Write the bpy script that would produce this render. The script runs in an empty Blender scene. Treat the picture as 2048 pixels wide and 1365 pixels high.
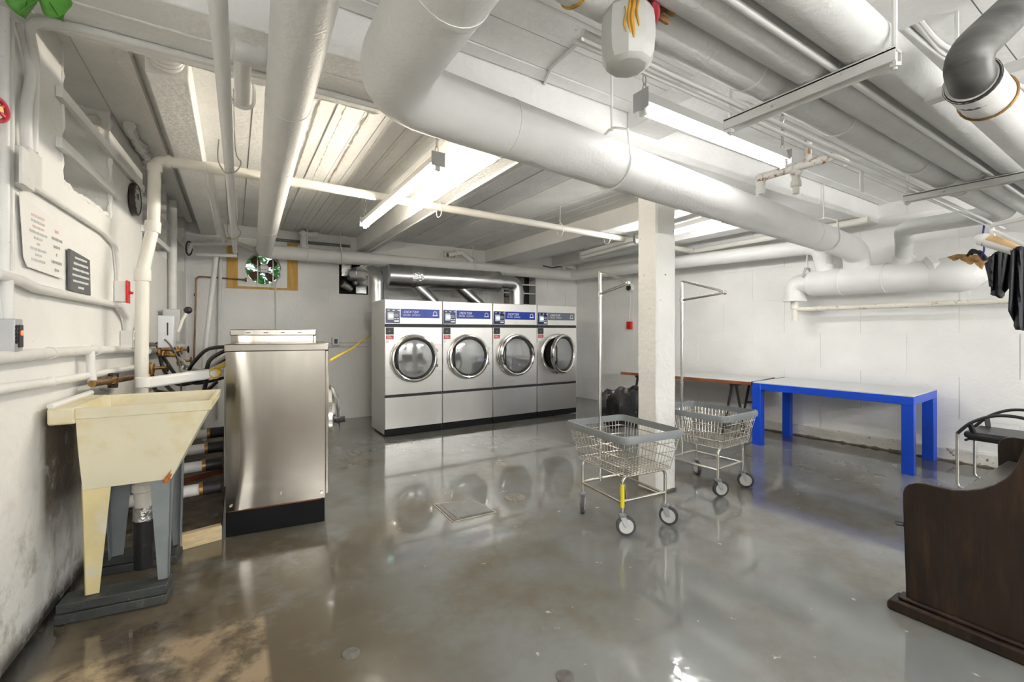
import bpy, math, random
from mathutils import Vector, Matrix
random.seed(7)
S = bpy.context.scene
COL = S.collection
PI = math.pi
# ---------------------------------------------------------------- camera, world, exposure
FPX, CXP, HYP, CAMH, YAW = 890.0, 1024.0, 663.0, 1.30, math.radians(32.0)
cam_d = bpy.data.cameras.new('camera'); cam = bpy.data.objects.new('camera', cam_d); COL.objects.link(cam)
cam_d.sensor_width = 36.0; cam_d.sensor_fit = 'HORIZONTAL'
cam_d.lens = FPX / 2048 * 36.0
cam_d.shift_y = (HYP - 682.5) / 2048.0
cam_d.clip_start = 0.05
cam.location = (0, 0, CAMH); cam.rotation_euler = (PI/2, 0, -YAW)
S.camera = cam
S.view_settings.view_transform = 'Standard'; S.view_settings.look = 'None'
S.view_settings.gamma = 1.0; S.view_settings.use_curve_mapping = False
S.view_settings.exposure = 1.32
W = bpy.data.worlds.new('daylight'); S.world = W; W.use_nodes = True
W.node_tree.nodes['Background'].inputs[0].default_value = (0.80, 0.90, 1.0, 1)
W.node_tree.nodes['Background'].inputs[1].default_value = 0.55
S.cycles.max_bounces = 6; S.cycles.diffuse_bounces = 5; S.cycles.glossy_bounces = 3; S.cycles.use_adaptive_sampling = True; S.cycles.adaptive_threshold = 0.055
S.cycles.caustics_reflective = False; S.cycles.caustics_refractive = False
S.cycles.sample_clamp_indirect = 6.0
TUBE = 30.0          # strength of the lit fluorescent tubes

# ---------------------------------------------------------------- measuring helpers
FW = (math.sin(YAW), math.cos(YAW)); RT = (math.cos(YAW), -math.sin(YAW))
def ray(px, py):
    a = (px-CXP)/FPX; b = (HYP-py)/FPX
    return (FW[0]+a*RT[0], FW[1]+a*RT[1], b)
def hit(r, t): return Vector((r[0]*t, r[1]*t, CAMH+r[2]*t))
def onZ(px, py, z): r = ray(px, py); return hit(r, (z-CAMH)/r[2])
def onX(px, py, x): r = ray(px, py); return hit(r, x/r[0])
def onY(px, py, y): r = ray(px, py); return hit(r, y/r[1])
def WL(y): return -0.865+0.05*y          # left wall face
def WR(y): return 6.231-0.0714*y         # right wall face
def WB(x): return 6.96-0.03*x            # back wall face
def onL(px, py, off=0): r = ray(px, py); return hit(r, (-0.865+off)/(r[0]-0.05*r[1]))
def onR(px, py, off=0): r = ray(px, py); return hit(r, (6.231-off)/(r[0]+0.0714*r[1]))
def onB(px, py, off=0): r = ray(px, py); return hit(r, (6.96-off)/(r[1]+0.03*r[0]))

# ---------------------------------------------------------------- materials
def mat(name, col, rough=0.5, metal=0.0, var=0.0, vscale=4.0, bump=0.0, bscale=30.0, dirt_shade=None, stretch=None,
        spec=0.5, coat=0.0, emit=None, trans=0.0, ior=1.45, aniso=0.0, rvar=0.0):
    m = bpy.data.materials.new(name); m.use_nodes = True
    nt = m.node_tree; N = nt.nodes; Lk = nt.links
    p = N['Principled BSDF']
    c4 = (*col, 1)
    p.inputs['Base Color'].default_value = c4; p.inputs['Roughness'].default_value = rough
    p.inputs['Metallic'].default_value = metal; p.inputs['Specular IOR Level'].default_value = spec
    p.inputs['Coat Weight'].default_value = coat; p.inputs['Transmission Weight'].default_value = trans
    p.inputs['IOR'].default_value = ior; p.inputs['Anisotropic'].default_value = aniso
    if emit:
        p.inputs['Emission Color'].default_value = (*emit[0], 1); p.inputs['Emission Strength'].default_value = emit[1]
    if var or bump or dirt_shade or rvar:
        g = N.new('ShaderNodeNewGeometry') if False else N.new('ShaderNodeTexCoord')
        src = g.outputs['Object']
        if stretch:
            mp = N.new('ShaderNodeMapping'); mp.inputs['Scale'].default_value = stretch
            Lk.new(src, mp.inputs['Vector']); src = mp.outputs['Vector']
    cur = None
    if var:
        n = N.new('ShaderNodeTexNoise'); n.inputs['Scale'].default_value = vscale; n.inputs['Detail'].default_value = 5
        Lk.new(src, n.inputs['Vector'])
        mr = N.new('ShaderNodeMapRange'); mr.inputs['From Min'].default_value = 0.3; mr.inputs['From Max'].default_value = 0.7
        mr.inputs['To Min'].default_value = 1-var; mr.inputs['To Max'].default_value = 1+var*0.5
        Lk.new(n.outputs['Fac'], mr.inputs['Value'])
        mx = N.new('ShaderNodeMix'); mx.data_type = 'RGBA'; mx.blend_type = 'MULTIPLY'; mx.inputs[0].default_value = 1
        mx.inputs[6].default_value = c4; Lk.new(mr.outputs['Result'], mx.inputs[7]); cur = mx.outputs[2]
        Lk.new(cur, p.inputs['Base Color'])
    for d in (dirt_shade or []):
        dcol, dscale, lo, hi = d[:4]
        n = N.new('ShaderNodeTexNoise'); n.inputs['Scale'].default_value = dscale; n.inputs['Detail'].default_value = 5
        n.inputs['Roughness'].default_value = 0.65
        Lk.new(src, n.inputs['Vector'])
        mr = N.new('ShaderNodeMapRange'); mr.inputs['From Min'].default_value = lo; mr.inputs['From Max'].default_value = hi
        Lk.new(n.outputs['Fac'], mr.inputs['Value'])
        fac = mr.outputs['Result']
        if len(d) > 4:      # confine to a box of the place: [(axis, start, end)] ramps 0..1
            for ax, a, b in d[4]:
                sp = N.new('ShaderNodeSeparateXYZ'); gg = N.new('ShaderNodeNewGeometry')
                Lk.new(gg.outputs['Position'], sp.inputs[0])
                m2 = N.new('ShaderNodeMapRange'); m2.inputs['From Min'].default_value = a; m2.inputs['From Max'].default_value = b
                Lk.new(sp.outputs[ax], m2.inputs['Value'])
                mm = N.new('ShaderNodeMath'); mm.operation = 'MULTIPLY'
                Lk.new(fac, mm.inputs[0]); Lk.new(m2.outputs['Result'], mm.inputs[1]); fac = mm.outputs[0]
        mx = N.new('ShaderNodeMix'); mx.data_type = 'RGBA'
        Lk.new(fac, mx.inputs[0])
        if cur: Lk.new(cur, mx.inputs[6])
        else: mx.inputs[6].default_value = c4
        mx.inputs[7].default_value = (*dcol, 1); cur = mx.outputs[2]
        Lk.new(cur, p.inputs['Base Color'])
    if rvar:
        n = N.new('ShaderNodeTexNoise'); n.inputs['Scale'].default_value = 3.0; n.inputs['Detail'].default_value = 6
        Lk.new(src, n.inputs['Vector'])
        mr = N.new('ShaderNodeMapRange'); mr.inputs['From Min'].default_value = 0.3; mr.inputs['From Max'].default_value = 0.7
        mr.inputs['To Min'].default_value = max(0.02, rough-rvar); mr.inputs['To Max'].default_value = rough+rvar
        Lk.new(n.outputs['Fac'], mr.inputs['Value']); Lk.new(mr.outputs['Result'], p.inputs['Roughness'])
    if bump:
        n = N.new('ShaderNodeTexNoise'); n.inputs['Scale'].default_value = bscale; n.inputs['Detail'].default_value = 4
        Lk.new(src, n.inputs['Vector'])
        b = N.new('ShaderNodeBump'); b.inputs['Strength'].default_value = bump; b.inputs['Distance'].default_value = 0.02
        Lk.new(n.outputs['Fac'], b.inputs['Height']); Lk.new(b.outputs['Normal'], p.inputs['Normal'])
    return m
WHITE = (0.86, 0.86, 0.845)
m_wall = mat('white painted concrete wall', WHITE, 0.55, var=0.06, vscale=2.2, bump=0.25, bscale=28,
             dirt_shade=[((0.30, 0.28, 0.25), 34, 0.70, 0.76)])
m_wall_l = mat('white painted left wall with grime and painted shade low down', (0.85, 0.85, 0.835), 0.5, var=0.06, vscale=2.2, bump=0.3, bscale=22,
             dirt_shade=[((0.30, 0.28, 0.25), 30, 0.70, 0.76), ((0.15, 0.125, 0.10), 6, 0.22, 0.46, [(2, 0.97, 0.90), (2, 0.22, 0.50), (1, 2.76, 2.84), (1, 3.9, 3.5)]), ((0.42, 0.39, 0.34), 7, 0.50, 0.66, [(2, 0.75, 0.15)]),  # brown layer behind the sink paints its shadow together with wall dirt
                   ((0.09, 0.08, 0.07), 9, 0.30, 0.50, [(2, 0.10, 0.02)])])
m_ceil = mat('white painted board marked concrete', (0.83, 0.83, 0.82), 0.6, var=0.08, vscale=3, bump=0.35, bscale=26,
             dirt_shade=[((0.25, 0.23, 0.2), 40, 0.71, 0.77)])
m_beam = mat('white painted concrete beam', (0.83, 0.83, 0.82), 0.6, var=0.06, vscale=3, bump=0.4, bscale=30,
             dirt_shade=[((0.25, 0.23, 0.2), 45, 0.70, 0.76)])
m_plaster = mat('warm white lumpy plaster', (0.80, 0.76, 0.70), 0.6, bump=0.8, bscale=60)
m_pipe = mat('white painted pipe covering', (0.82, 0.82, 0.81), 0.45, var=0.04, vscale=6, bump=0.18, bscale=60)
m_pipe2 = mat('grey white canvas pipe covering', (0.70, 0.71, 0.70), 0.5, var=0.07, vscale=5, bump=0.25, bscale=50)
m_conduit = mat('white painted steel conduit', (0.76, 0.76, 0.745), 0.4, var=0.06, vscale=10, bump=0.08, bscale=60,
                dirt_shade=[((0.36, 0.33, 0.28), 30, 0.66, 0.74)])
m_pvc = mat('cream pvc pipe', (0.78, 0.755, 0.69), 0.35, var=0.05, vscale=6)
m_pvcwhite = mat('white pvc pipe', (0.80, 0.80, 0.79), 0.3, var=0.04, vscale=8)
m_brass = mat('tarnished brass', (0.42, 0.24, 0.09), 0.38, metal=0.9, var=0.35, vscale=40)
m_copper = mat('brown copper pipe', (0.30, 0.17, 0.10), 0.4, metal=0.8, var=0.3, vscale=20)
m_black = mat('black rubber', (0.018, 0.018, 0.02), 0.45)
m_plinth = mat('matt black plinth', (0.008, 0.008, 0.009), 0.75, spec=0.2)
m_blackpl = mat('black plastic', (0.025, 0.025, 0.028), 0.35, bump=0.05, bscale=80)
m_greyhose = mat('grey braided hose', (0.42, 0.41, 0.39), 0.5)
m_steel = mat('brushed stainless steel', (0.70, 0.69, 0.67), 0.33, metal=1.0, var=0.10, vscale=2, stretch=(1, 1, 0.18), bump=0.10, bscale=2.2, aniso=0.4)
m_steelw = mat('warm stainless side panel', (0.35, 0.325, 0.29), 0.22, metal=1.0, var=0.10, vscale=2, stretch=(1, 1, 0.15), bump=0.5, bscale=1.6)
m_chrome = mat('chrome', (0.78, 0.77, 0.75), 0.12, metal=1.0)
m_zinc = mat('zinc plated wire', (0.66, 0.63, 0.58), 0.25, metal=1.0)
m_galv = mat('galvanised duct', (0.64, 0.65, 0.66), 0.24, metal=1.0, var=0.14, vscale=7, bump=0.10, bscale=8)
m_foil = mat('crinkled foil tape', (0.72, 0.72, 0.72), 0.2, metal=1.0, bump=0.6, bscale=40)
m_dryerside = mat('white enamel dryer side', (0.74, 0.745, 0.74), 0.35)
m_blue = mat('blue enamel panel', (0.012, 0.045, 0.36), 0.25)
m_greyband = mat('slate grey panel', (0.12, 0.14, 0.19), 0.3)
m_navy = mat('navy control panel', (0.008, 0.022, 0.11), 0.22)
m_screen = mat('lit green display', (0.3, 0.75, 0.65), 0.2, emit=((0.35, 0.9, 0.75), 0.8))
m_print = mat('white print', (0.82, 0.83, 0.85), 0.4)
m_printred = mat('faded red print', (0.76, 0.42, 0.40), 0.6)
m_printgrey = mat('grey print', (0.42, 0.42, 0.44), 0.6)
m_printpale = mat('pale grey print', (0.62, 0.62, 0.63), 0.6)
m_printpink = mat('pale pink print', (0.80, 0.62, 0.60), 0.6)
m_redlab = mat('red printed label', (0.50, 0.04, 0.07), 0.35)
m_glass = mat('grey reflective door glass', (0.36, 0.37, 0.375), 0.07, metal=0.65, bump=0.05, bscale=3)
m_gasket = mat('dark door gasket', (0.04, 0.04, 0.045), 0.4)
m_red = mat('red plastic', (0.62, 0.02, 0.02), 0.35)
m_redwheel = mat('red painted iron wheel', (0.50, 0.03, 0.05), 0.45, var=0.3, vscale=40)
m_greyplate = mat('grey electrical steel', (0.50, 0.51, 0.52), 0.4, metal=0.3, var=0.06, vscale=8)
m_sink = mat('yellowed cream plastic sink', (0.74, 0.69, 0.52), 0.42, var=0.10, vscale=3.0,
             dirt_shade=[((0.62, 0.48, 0.17), 2.6, 0.50, 0.70)])
m_sinkleg = mat('yellowed painted steel leg', (0.70, 0.60, 0.32), 0.45, var=0.2, vscale=4, dirt_shade=[((0.62, 0.60, 0.52), 6, 0.5, 0.65)])
m_leggrey = mat('grey painted steel leg', (0.22, 0.245, 0.26), 0.45, var=0.15, vscale=9)
m_rust = mat('orange rust', (0.42, 0.14, 0.03), 0.7, var=0.5, vscale=60)
m_timber = mat('dark grey painted timber', (0.05, 0.054, 0.053), 0.5, var=0.25, vscale=9, bump=0.3, bscale=20, dirt_shade=[((0.16, 0.14, 0.12), 14, 0.60, 0.72)])
m_pine = mat('bare yellow pine board', (0.68, 0.54, 0.32), 0.6, var=0.18, vscale=9, stretch=(1, 8, 8))
m_ply = mat('yellow plywood panel', (0.62, 0.36, 0.06), 0.5, var=0.2, vscale=4, stretch=(6, 6, 1), dirt_shade=[((0.35, 0.16, 0.04), 3, 0.58, 0.75)])
m_dirt = mat('brown dirty concrete', (0.19, 0.155, 0.12), 0.75, var=0.5, vscale=8, bump=1.0, bscale=12, dirt_shade=[((0.30, 0.26, 0.20), 16, 0.60, 0.70)])
m_bluetable = mat('bright blue lacquer', (0.005, 0.06, 0.55), 0.35, var=0.08, vscale=5)
m_tabletop = mat('pale grey laminate top', (0.60, 0.61, 0.62), 0.3, var=0.03)
m_brownedge = mat('reddish brown board edge', (0.24, 0.075, 0.03), 0.45, var=0.35, vscale=7)
m_walnut = mat('dark walnut veneer', (0.020, 0.010, 0.006), 0.33, var=0.55, vscale=4.0, stretch=(6, 6, 0.8), dirt_shade=[((0.046, 0.024, 0.012), 5, 0.50, 0.72)])
m_seatwood = mat('worn greyish seat boards', (0.13, 0.115, 0.10), 0.3, var=0.2, vscale=6)
m_vinyl = mat('black vinyl cushion', (0.022, 0.023, 0.027), 0.38, bump=0.1, bscale=60)
m_bag = mat('black bin liner', (0.012, 0.012, 0.014), 0.22, bump=0.5, bscale=9)
m_cloth = mat('black cloth', (0.014, 0.014, 0.019), 0.75, bump=0.2, bscale=90)
m_bin = mat('grey plastic bin', (0.25, 0.26, 0.27), 0.5)
m_bumper = mat('grey vinyl bumper', (0.22, 0.235, 0.25), 0.5, var=0.08, vscale=12)
m_tyre = mat('grey rubber tyre', (0.07, 0.072, 0.08), 0.5)
m_hub = mat('pale grey wheel hub', (0.62, 0.61, 0.58), 0.4)
m_yellow = mat('yellow tape', (0.80, 0.66, 0.02), 0.4)
m_yellowcord = mat('yellow cable', (0.78, 0.58, 0.04), 0.4)
m_house = mat('white enamel light housing', (0.78, 0.78, 0.76), 0.35)
m_tube_off = mat('unlit fluorescent tube', (0.80, 0.80, 0.79), 0.25)
m_chain = mat('steel chain', (0.45, 0.44, 0.42), 0.35, metal=1.0)
m_jug = mat('cloudy white plastic jug', (0.58, 0.58, 0.56), 0.4, var=0.08, vscale=10)
m_stain = mat('amber drip stain', (0.56, 0.30, 0.03), 0.5, var=0.4, vscale=30)
m_burnt = mat('charred black pipe', (0.035, 0.033, 0.032), 0.5, var=0.4, vscale=14)
m_oldmetal = mat('dull dark grey metal pipe', (0.20, 0.20, 0.195), 0.42, metal=0.6, var=0.5, vscale=6, stretch=(1, 1, 3))
m_flaky = mat('flaking white paint over rust', (0.74, 0.73, 0.70), 0.6, var=0.1, vscale=10, bump=0.6, bscale=30, dirt_shade=[((0.34, 0.15, 0.05), 16, 0.52, 0.60)])
m_leaf = mat('fresh green leaf', (0.11, 0.36, 0.05), 0.45, var=0.25, vscale=18)
m_leafdark = mat('dark green leaf', (0.04, 0.17, 0.03), 0.5, var=0.3, vscale=12)
m_blade = mat('rusty brown fan blade', (0.14, 0.065, 0.04), 0.5, var=0.4, vscale=12)
m_sign = mat('dark grey sign', (0.11, 0.115, 0.12), 0.5)
m_paper = mat('white paper', (0.82, 0.81, 0.79), 0.6)
m_clockrim = mat('dark brown clock rim', (0.035, 0.022, 0.018), 0.35)
m_clockface = mat('pale clock face', (0.60, 0.66, 0.66), 0.25)
m_blueplate = mat('pale grey switch steel', (0.60, 0.63, 0.66), 0.35, metal=0.2)
m_brick = mat('dusty grey brick', (0.30, 0.26, 0.24), 0.8, var=0.35, vscale=12, bump=0.6, bscale=30)
m_darkvoid = mat('near black masonry', (0.035, 0.032, 0.03), 0.9, bump=0.6, bscale=20)
m_fibre = mat('tan fibreglass insulation', (0.42, 0.24, 0.09), 0.8, var=0.4, vscale=20, bump=0.8, bscale=40)
m_wood = mat('pale wooden dowel', (0.62, 0.43, 0.22), 0.5, var=0.15, vscale=14)
m_cable = mat('dark grey cable', (0.12, 0.11, 0.11), 0.5)

# floor: glossy grey paint with worn brown and tan areas near the sink and a bare strip along the right wall
m_floor = mat('glossy grey painted concrete', (0.205, 0.215, 0.21), 0.12, var=0.16, vscale=1.3, bump=0.16, bscale=3.0, rvar=0.09, spec=0.7, coat=0.35,
    dirt_shade=[((0.16, 0.145, 0.115), 1.6, 0.44, 0.66),
          ((0.44, 0.44, 0.42), 13, 0.69, 0.72),
          ((0.115, 0.095, 0.065), 2.2, 0.26, 0.46, [(0, 0.95, 0.25), (1, 3.7, 3.1)]),
          ((0.33, 0.255, 0.17), 6.5, 0.40, 0.54, [(0, 0.125, 0.105), (1, 2.40, 2.30)]),
          ((0.07, 0.055, 0.042), 4.0, 0.48, 0.62, [(0, 0.15, -0.25), (1, 2.85, 2.55)]),
          ((0.075, 0.068, 0.06), 3.0, 0.22, 0.42, [(0, 5.50, 5.56), (1, 6.3, 6.0)]),
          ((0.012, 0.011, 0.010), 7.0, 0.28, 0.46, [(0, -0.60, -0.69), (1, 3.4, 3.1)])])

# ---------------------------------------------------------------- mesh helpers
OFF = {}
def woff(o):
    return OFF.get(o.name, Vector((0, 0, 0)))
def fillet(pts, rad, n=6):
    P = [Vector(p) for p in pts]; out = [P[0]]
    for i in range(1, len(P)-1):
        a, b, c = P[i-1], P[i], P[i+1]
        u = (a-b); v = (c-b); lu, lv = u.length, v.length
        if lu < 1e-6 or lv < 1e-6: continue
        u /= lu; v /= lv
        ang = u.angle(v, PI)
        if ang > PI-0.03: out.append(b); continue
        d = min(rad/math.tan(ang/2), lu*0.49, lv*0.49)
        p0 = b+u*d; p1 = b+v*d
        for k in range(n+1):
            t = k/n
            out.append((1-t)**2*p0+2*t*(1-t)*b+t*t*p1)
    out.append(P[-1]); return out
def smooth_path(pts, n=6):
    P = [Vector(p) for p in pts]; out = []
    for i in range(len(P)-1):
        p0 = P[max(i-1, 0)]; p1 = P[i]; p2 = P[i+1]; p3 = P[min(i+2, len(P)-1)]
        for k in range(n):
            t = k/n
            out.append(0.5*((2*p1)+(p2-p0)*t+(2*p0-5*p1+4*p2-p3)*t*t+(-p0+3*p1-3*p2+p3)*t**3))
    out.append(P[-1]); return out
class MB:
    def __init__(s): s.v = []; s.f = []
    def add(s, vs, fs):
        o = len(s.v); s.v += [Vector(v) for v in vs]; s.f += [tuple(i+o for i in f) for f in fs]; return s
    def box(s, x0, x1, y0, y1, z0, z1):
        vs = [(x, y, z) for z in (z0, z1) for y in (y0, y1) for x in (x0, x1)]
        return s.add(vs, [(0, 2, 3, 1), (4, 5, 7, 6), (0, 1, 5, 4), (2, 6, 7, 3), (0, 4, 6, 2), (1, 3, 7, 5)])
    def obox(s, c, size, ax=None):
        ax = ax or Matrix.Identity(3); hx, hy, hz = [q/2 for q in size]; c = Vector(c)
        vs = [c+ax @ Vector((x, y, z)) for z in (-hz, hz) for y in (-hy, hy) for x in (-hx, hx)]
        return s.add(vs, [(0, 2, 3, 1), (4, 5, 7, 6), (0, 1, 5, 4), (2, 6, 7, 3), (0, 4, 6, 2), (1, 3, 7, 5)])
    def bar(s, a, b, w, t, up=(0, 0, 1)):           # flat or square bar from a to b
        a = Vector(a); b = Vector(b); d = b-a; x = d.normalized(); y = Vector(up).cross(x)
        if y.length < 1e-4: y = Vector((1, 0, 0)).cross(x)
        y.normalize(); z = x.cross(y); m = Matrix((x, y, z)).transposed()
        return s.obox((a+b)/2, (d.length, w, t), m)
    def prismz(s, poly, z0, z1):
        n = len(poly)
        ar = sum(poly[i][0]*poly[(i+1) % n][1]-poly[(i+1) % n][0]*poly[i][1] for i in range(n))
        if ar < 0: poly = poly[::-1]
        vs = [(p[0], p[1], z0) for p in poly]+[(p[0], p[1], z1) for p in poly]
        return s.add(vs, [tuple(range(n))[::-1], tuple(range(n, 2*n))]+[(i, (i+1) % n, n+(i+1) % n, n+i) for i in range(n)])
    def extrude(s, poly, d):                        # any planar 3d polygon pushed along d
        P = [Vector(p) for p in poly]; d = Vector(d); n = len(P)
        nrm = Vector((0, 0, 0))
        for i in range(n): nrm += P[i].cross(P[(i+1) % n])
        if nrm.dot(d) < 0: P = P[::-1]
        return s.add(P+[p+d for p in P], [tuple(range(n))[::-1], tuple(range(n, 2*n))]+[(i, (i+1) % n, n+(i+1) % n, n+i) for i in range(n)])
    def tube(s, pts, r, seg=10, closed=False, caps=True):
        P = [Vector(p) for p in pts]; n = len(P)
        R = r if isinstance(r, (list, tuple)) else [r]*n
        T = []
        for i in range(n):
            if closed: t = P[(i+1) % n]-P[i-1]
            else: t = P[min(i+1, n-1)]-P[max(i-1, 0)]
            T.append(t.normalized() if t.length > 1e-9 else Vector((0, 0, 1)))
        up = Vector((0, 0, 1)) if abs(T[0].z) < 0.9 else Vector((1, 0, 0))
        u = T[0].cross(up).normalized(); o = len(s.v)
        for i in range(n):
            u = (u-T[i]*u.dot(T[i]))
            u = u.normalized() if u.length > 1e-6 else T[i].orthogonal().normalized()
            w = T[i].cross(u)
            for k in range(seg):
                a = 2*PI*k/seg; s.v.append(P[i]+(u*math.cos(a)+w*math.sin(a))*R[i])
        m = n if closed else n-1
        for i in range(m):
            j = (i+1) % n
            for k in range(seg):
                k2 = (k+1) % seg
                s.f.append((o+i*seg+k, o+i*seg+k2, o+j*seg+k2, o+j*seg+k))
        if caps and not closed:
            s.f.append(tuple(o+k for k in range(seg))[::-1]); s.f.append(tuple(o+(n-1)*seg+k for k in range(seg)))
        return s
    def cyl(s, a, b, r, seg=16): return s.tube([a, b], r, seg)
    def lathe(s, prof, c, axis=(0, 0, 1), seg=24, loop=False):   # profile [(radius, height)]
        z = Vector(axis).normalized(); x = z.orthogonal().normalized(); y = z.cross(x); c = Vector(c); o = len(s.v); n = len(prof)
        for (r, h) in prof:
            for k in range(seg):
                a = 2*PI*k/seg; s.v.append(c+z*h+(x*math.cos(a)+y*math.sin(a))*max(r, 1e-4))
        for i in range(n if loop else n-1):
            j = (i+1) % n
            for k in range(seg):
                k2 = (k+1) % seg
                s.f.append((o+i*seg+k, o+i*seg+k2, o+j*seg+k2, o+j*seg+k))
        if not loop: s.f.append(tuple(o+k for k in range(seg))[::-1]); s.f.append(tuple(o+(n-1)*seg+k for k in range(seg)))
        return s
    def ring(s, c, axis, r, t, seg=32, tseg=10):
        z = Vector(axis).normalized(); x = z.orthogonal().normalized(); y = z.cross(x); c = Vector(c)
        return s.tube([c+(x*math.cos(2*PI*k/seg)+y*math.sin(2*PI*k/seg))*r for k in range(seg)], t, tseg, closed=True)
    def ball(s, c, r, seg=12, rings=7):
        c = Vector(c); rr = r if isinstance(r, (tuple, list)) else (r, r, r); o = len(s.v)
        for i in range(rings+1):
            th = PI*i/rings
            for k in range(seg):
                a = 2*PI*k/seg
                s.v.append(c+Vector((rr[0]*max(math.sin(th), 1e-3)*math.cos(a), rr[1]*max(math.sin(th), 1e-3)*math.sin(a), rr[2]*math.cos(th))))
        for i in range(rings):
            for k in range(seg):
                k2 = (k+1) % seg
                s.f.append((o+i*seg+k, o+(i+1)*seg+k, o+(i+1)*seg+k2, o+i*seg+k2))
        return s
    def build(s, name, m, parent=None, local=False, smooth=40, bevel=0, sub=0):
        me = bpy.data.meshes.new(name)
        vs = s.v
        if parent is None:
            lo = [min(v[i] for v in vs) for i in range(3)]; hi = [max(v[i] for v in vs) for i in range(3)]
            off = Vector(((lo[0]+hi[0])/2, (lo[1]+hi[1])/2, lo[2]))
        else: off = Vector((0, 0, 0)) if local else woff(parent)
        me.from_pydata([tuple(v-off) for v in vs], [], s.f); me.validate()
        me.materials.append(m)
        if smooth:
            me.shade_smooth(); me.set_sharp_from_angle(angle=math.radians(smooth))
        o = bpy.data.objects.new(name, me); COL.objects.link(o)
        if parent is None: o.location = off
        else: o.parent = parent
        OFF[o.name] = off
        if bevel:
            b = o.modifiers.new('bevel', 'BEVEL'); b.width = bevel; b.segments = 2; b.limit_method = 'ANGLE'; b.angle_limit = math.radians(40)
        if sub:
            b = o.modifiers.new('sub', 'SUBSURF'); b.levels = sub; b.render_levels = sub
        return o
def tag(o, label, cat, group=None):
    o['label'] = label; o['category'] = cat
    if group: o['group'] = group
    return o
def thing(name, label, cat, loc=(0, 0, 0), rz=0, group=None):
    o = bpy.data.objects.new(name, None); COL.objects.link(o); o.empty_display_size = 0.1
    o.location = loc; o.rotation_euler = (0, 0, rz); OFF[o.name] = Vector(loc)
    return tag(o, label, cat, group)
def struct(o, label=None):
    o['kind'] = 'structure'
    if label: o['label'] = label
    return o
def copy_tree(o, parent=None):
    c = o.copy(); COL.objects.link(c); OFF[c.name] = woff(o)
    if parent: c.parent = parent
    for ch in list(o.children): copy_tree(ch, c)
    return c
def text(body, name, m, parent, loc, size, rot, align='LEFT', shear=0.0, ext=0.0008, xs=1.0):
    cu = bpy.data.curves.new(name, 'FONT'); cu.body = body; cu.size = size; cu.align_x = align; cu.align_y = 'CENTER'
    cu.shear = shear; cu.extrude = ext; cu.resolution_u = 2
    cu.materials.append(m)
    tmp = bpy.data.objects.new('tmp', cu); COL.objects.link(tmp)
    me = bpy.data.meshes.new_from_object(tmp.evaluated_get(bpy.context.evaluated_depsgraph_get()))
    bpy.data.objects.remove(tmp); bpy.data.curves.remove(cu)
    o = bpy.data.objects.new(name, me); COL.objects.link(o); o.parent = parent
    o.location = Vector(loc)-woff(parent); o.rotation_euler = rot; o.scale = (xs, 1, 1)
    return o
# ================================================================ THE SETTING
SLAB, BEAMZ = 2.72, 2.50
YN = -3.2                                                 # rear end of the room, behind the camera
fl = MB().box(-1.4, 6.9, YN-0.2, 7.5, -0.2, 0.0).build('floor', m_floor)
struct(fl, 'glossy grey painted concrete floor with brown wear near the sink')
# left wall: thick lower wall, piers between the deep window recesses, recess backs
def lw(y0, y1, z0, z1, d0=0.0, d1=0.42):
    return MB().prismz([(WL(y0)-d0, y0), (WL(y1)-d0, y1), (WL(y1)-d1, y1), (WL(y0)-d1, y0)], z0, z1)
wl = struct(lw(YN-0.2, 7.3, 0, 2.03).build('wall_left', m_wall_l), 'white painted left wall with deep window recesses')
NICHE = [(3.02, 3.80), (4.67, 5.69), (6.15, 6.82)]
prev = YN-0.2
for a, b in NICHE+[(7.3, 7.3)]:
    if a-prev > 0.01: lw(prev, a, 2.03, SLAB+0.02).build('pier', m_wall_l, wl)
    prev = b
for i, (a, b) in enumerate(NICHE):
    lw(a-0.05, b+0.05, 1.95, SLAB+0.02, 0.42, 0.52).build('recess_back', m_wall, wl)
    lw(a+0.25, b, 2.03, 2.15, 0.26, 0.42).build('recess_ledge', m_wall, wl)
# rough plaster edge of the first recess sill and upstand
def ridge(pts, r, seed, step=0.03, seg=7):
    rnd = random.Random(seed); P = [Vector(p) for p in pts]; out = []; R = []
    for i in range(len(P)-1):
        L = (P[i+1]-P[i]).length; n = max(2, int(L/step))
        for k in range(n):
            out.append(P[i].lerp(P[i+1], k/n)+Vector((rnd.uniform(-1, 1), rnd.uniform(-1, 1), rnd.uniform(-1, 1)))*r*0.35); R.append(r*rnd.uniform(0.5, 1.35))
    out.append(P[-1]); R.append(r*0.4)
    return MB().tube(out, R, seg)
ridge([(WL(3.02)-0.01, 3.02, 2.035), (WL(3.8)-0.01, 3.80, 2.035)], 0.016, 1).build('plaster_edge', m_wall, wl)
ridge([(WL(3.02)-0.004, 3.02, 2.03), (WL(3.02)-0.004, 3.02, 2.70)], 0.010, 2).build('plaster_edge', m_wall, wl)
ridge([(WL(3.8)-0.004, 3.80, 2.03), (WL(3.8)-0.004, 3.80, 2.70)], 0.014, 3).build('plaster_edge', m_wall, wl)
ridge([(WL(3.78)-0.05, 3.80, 2.55), (WL(3.78)-0.10, 3.82, 2.70)], 0.04, 4).build('plaster_lump', m_plaster, wl)
# rear wall (behind the camera)
struct(MB().box(-1.6, 7.0, YN-0.3, YN, 0, SLAB+0.02).build('wall_rear', m_wall))

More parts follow.
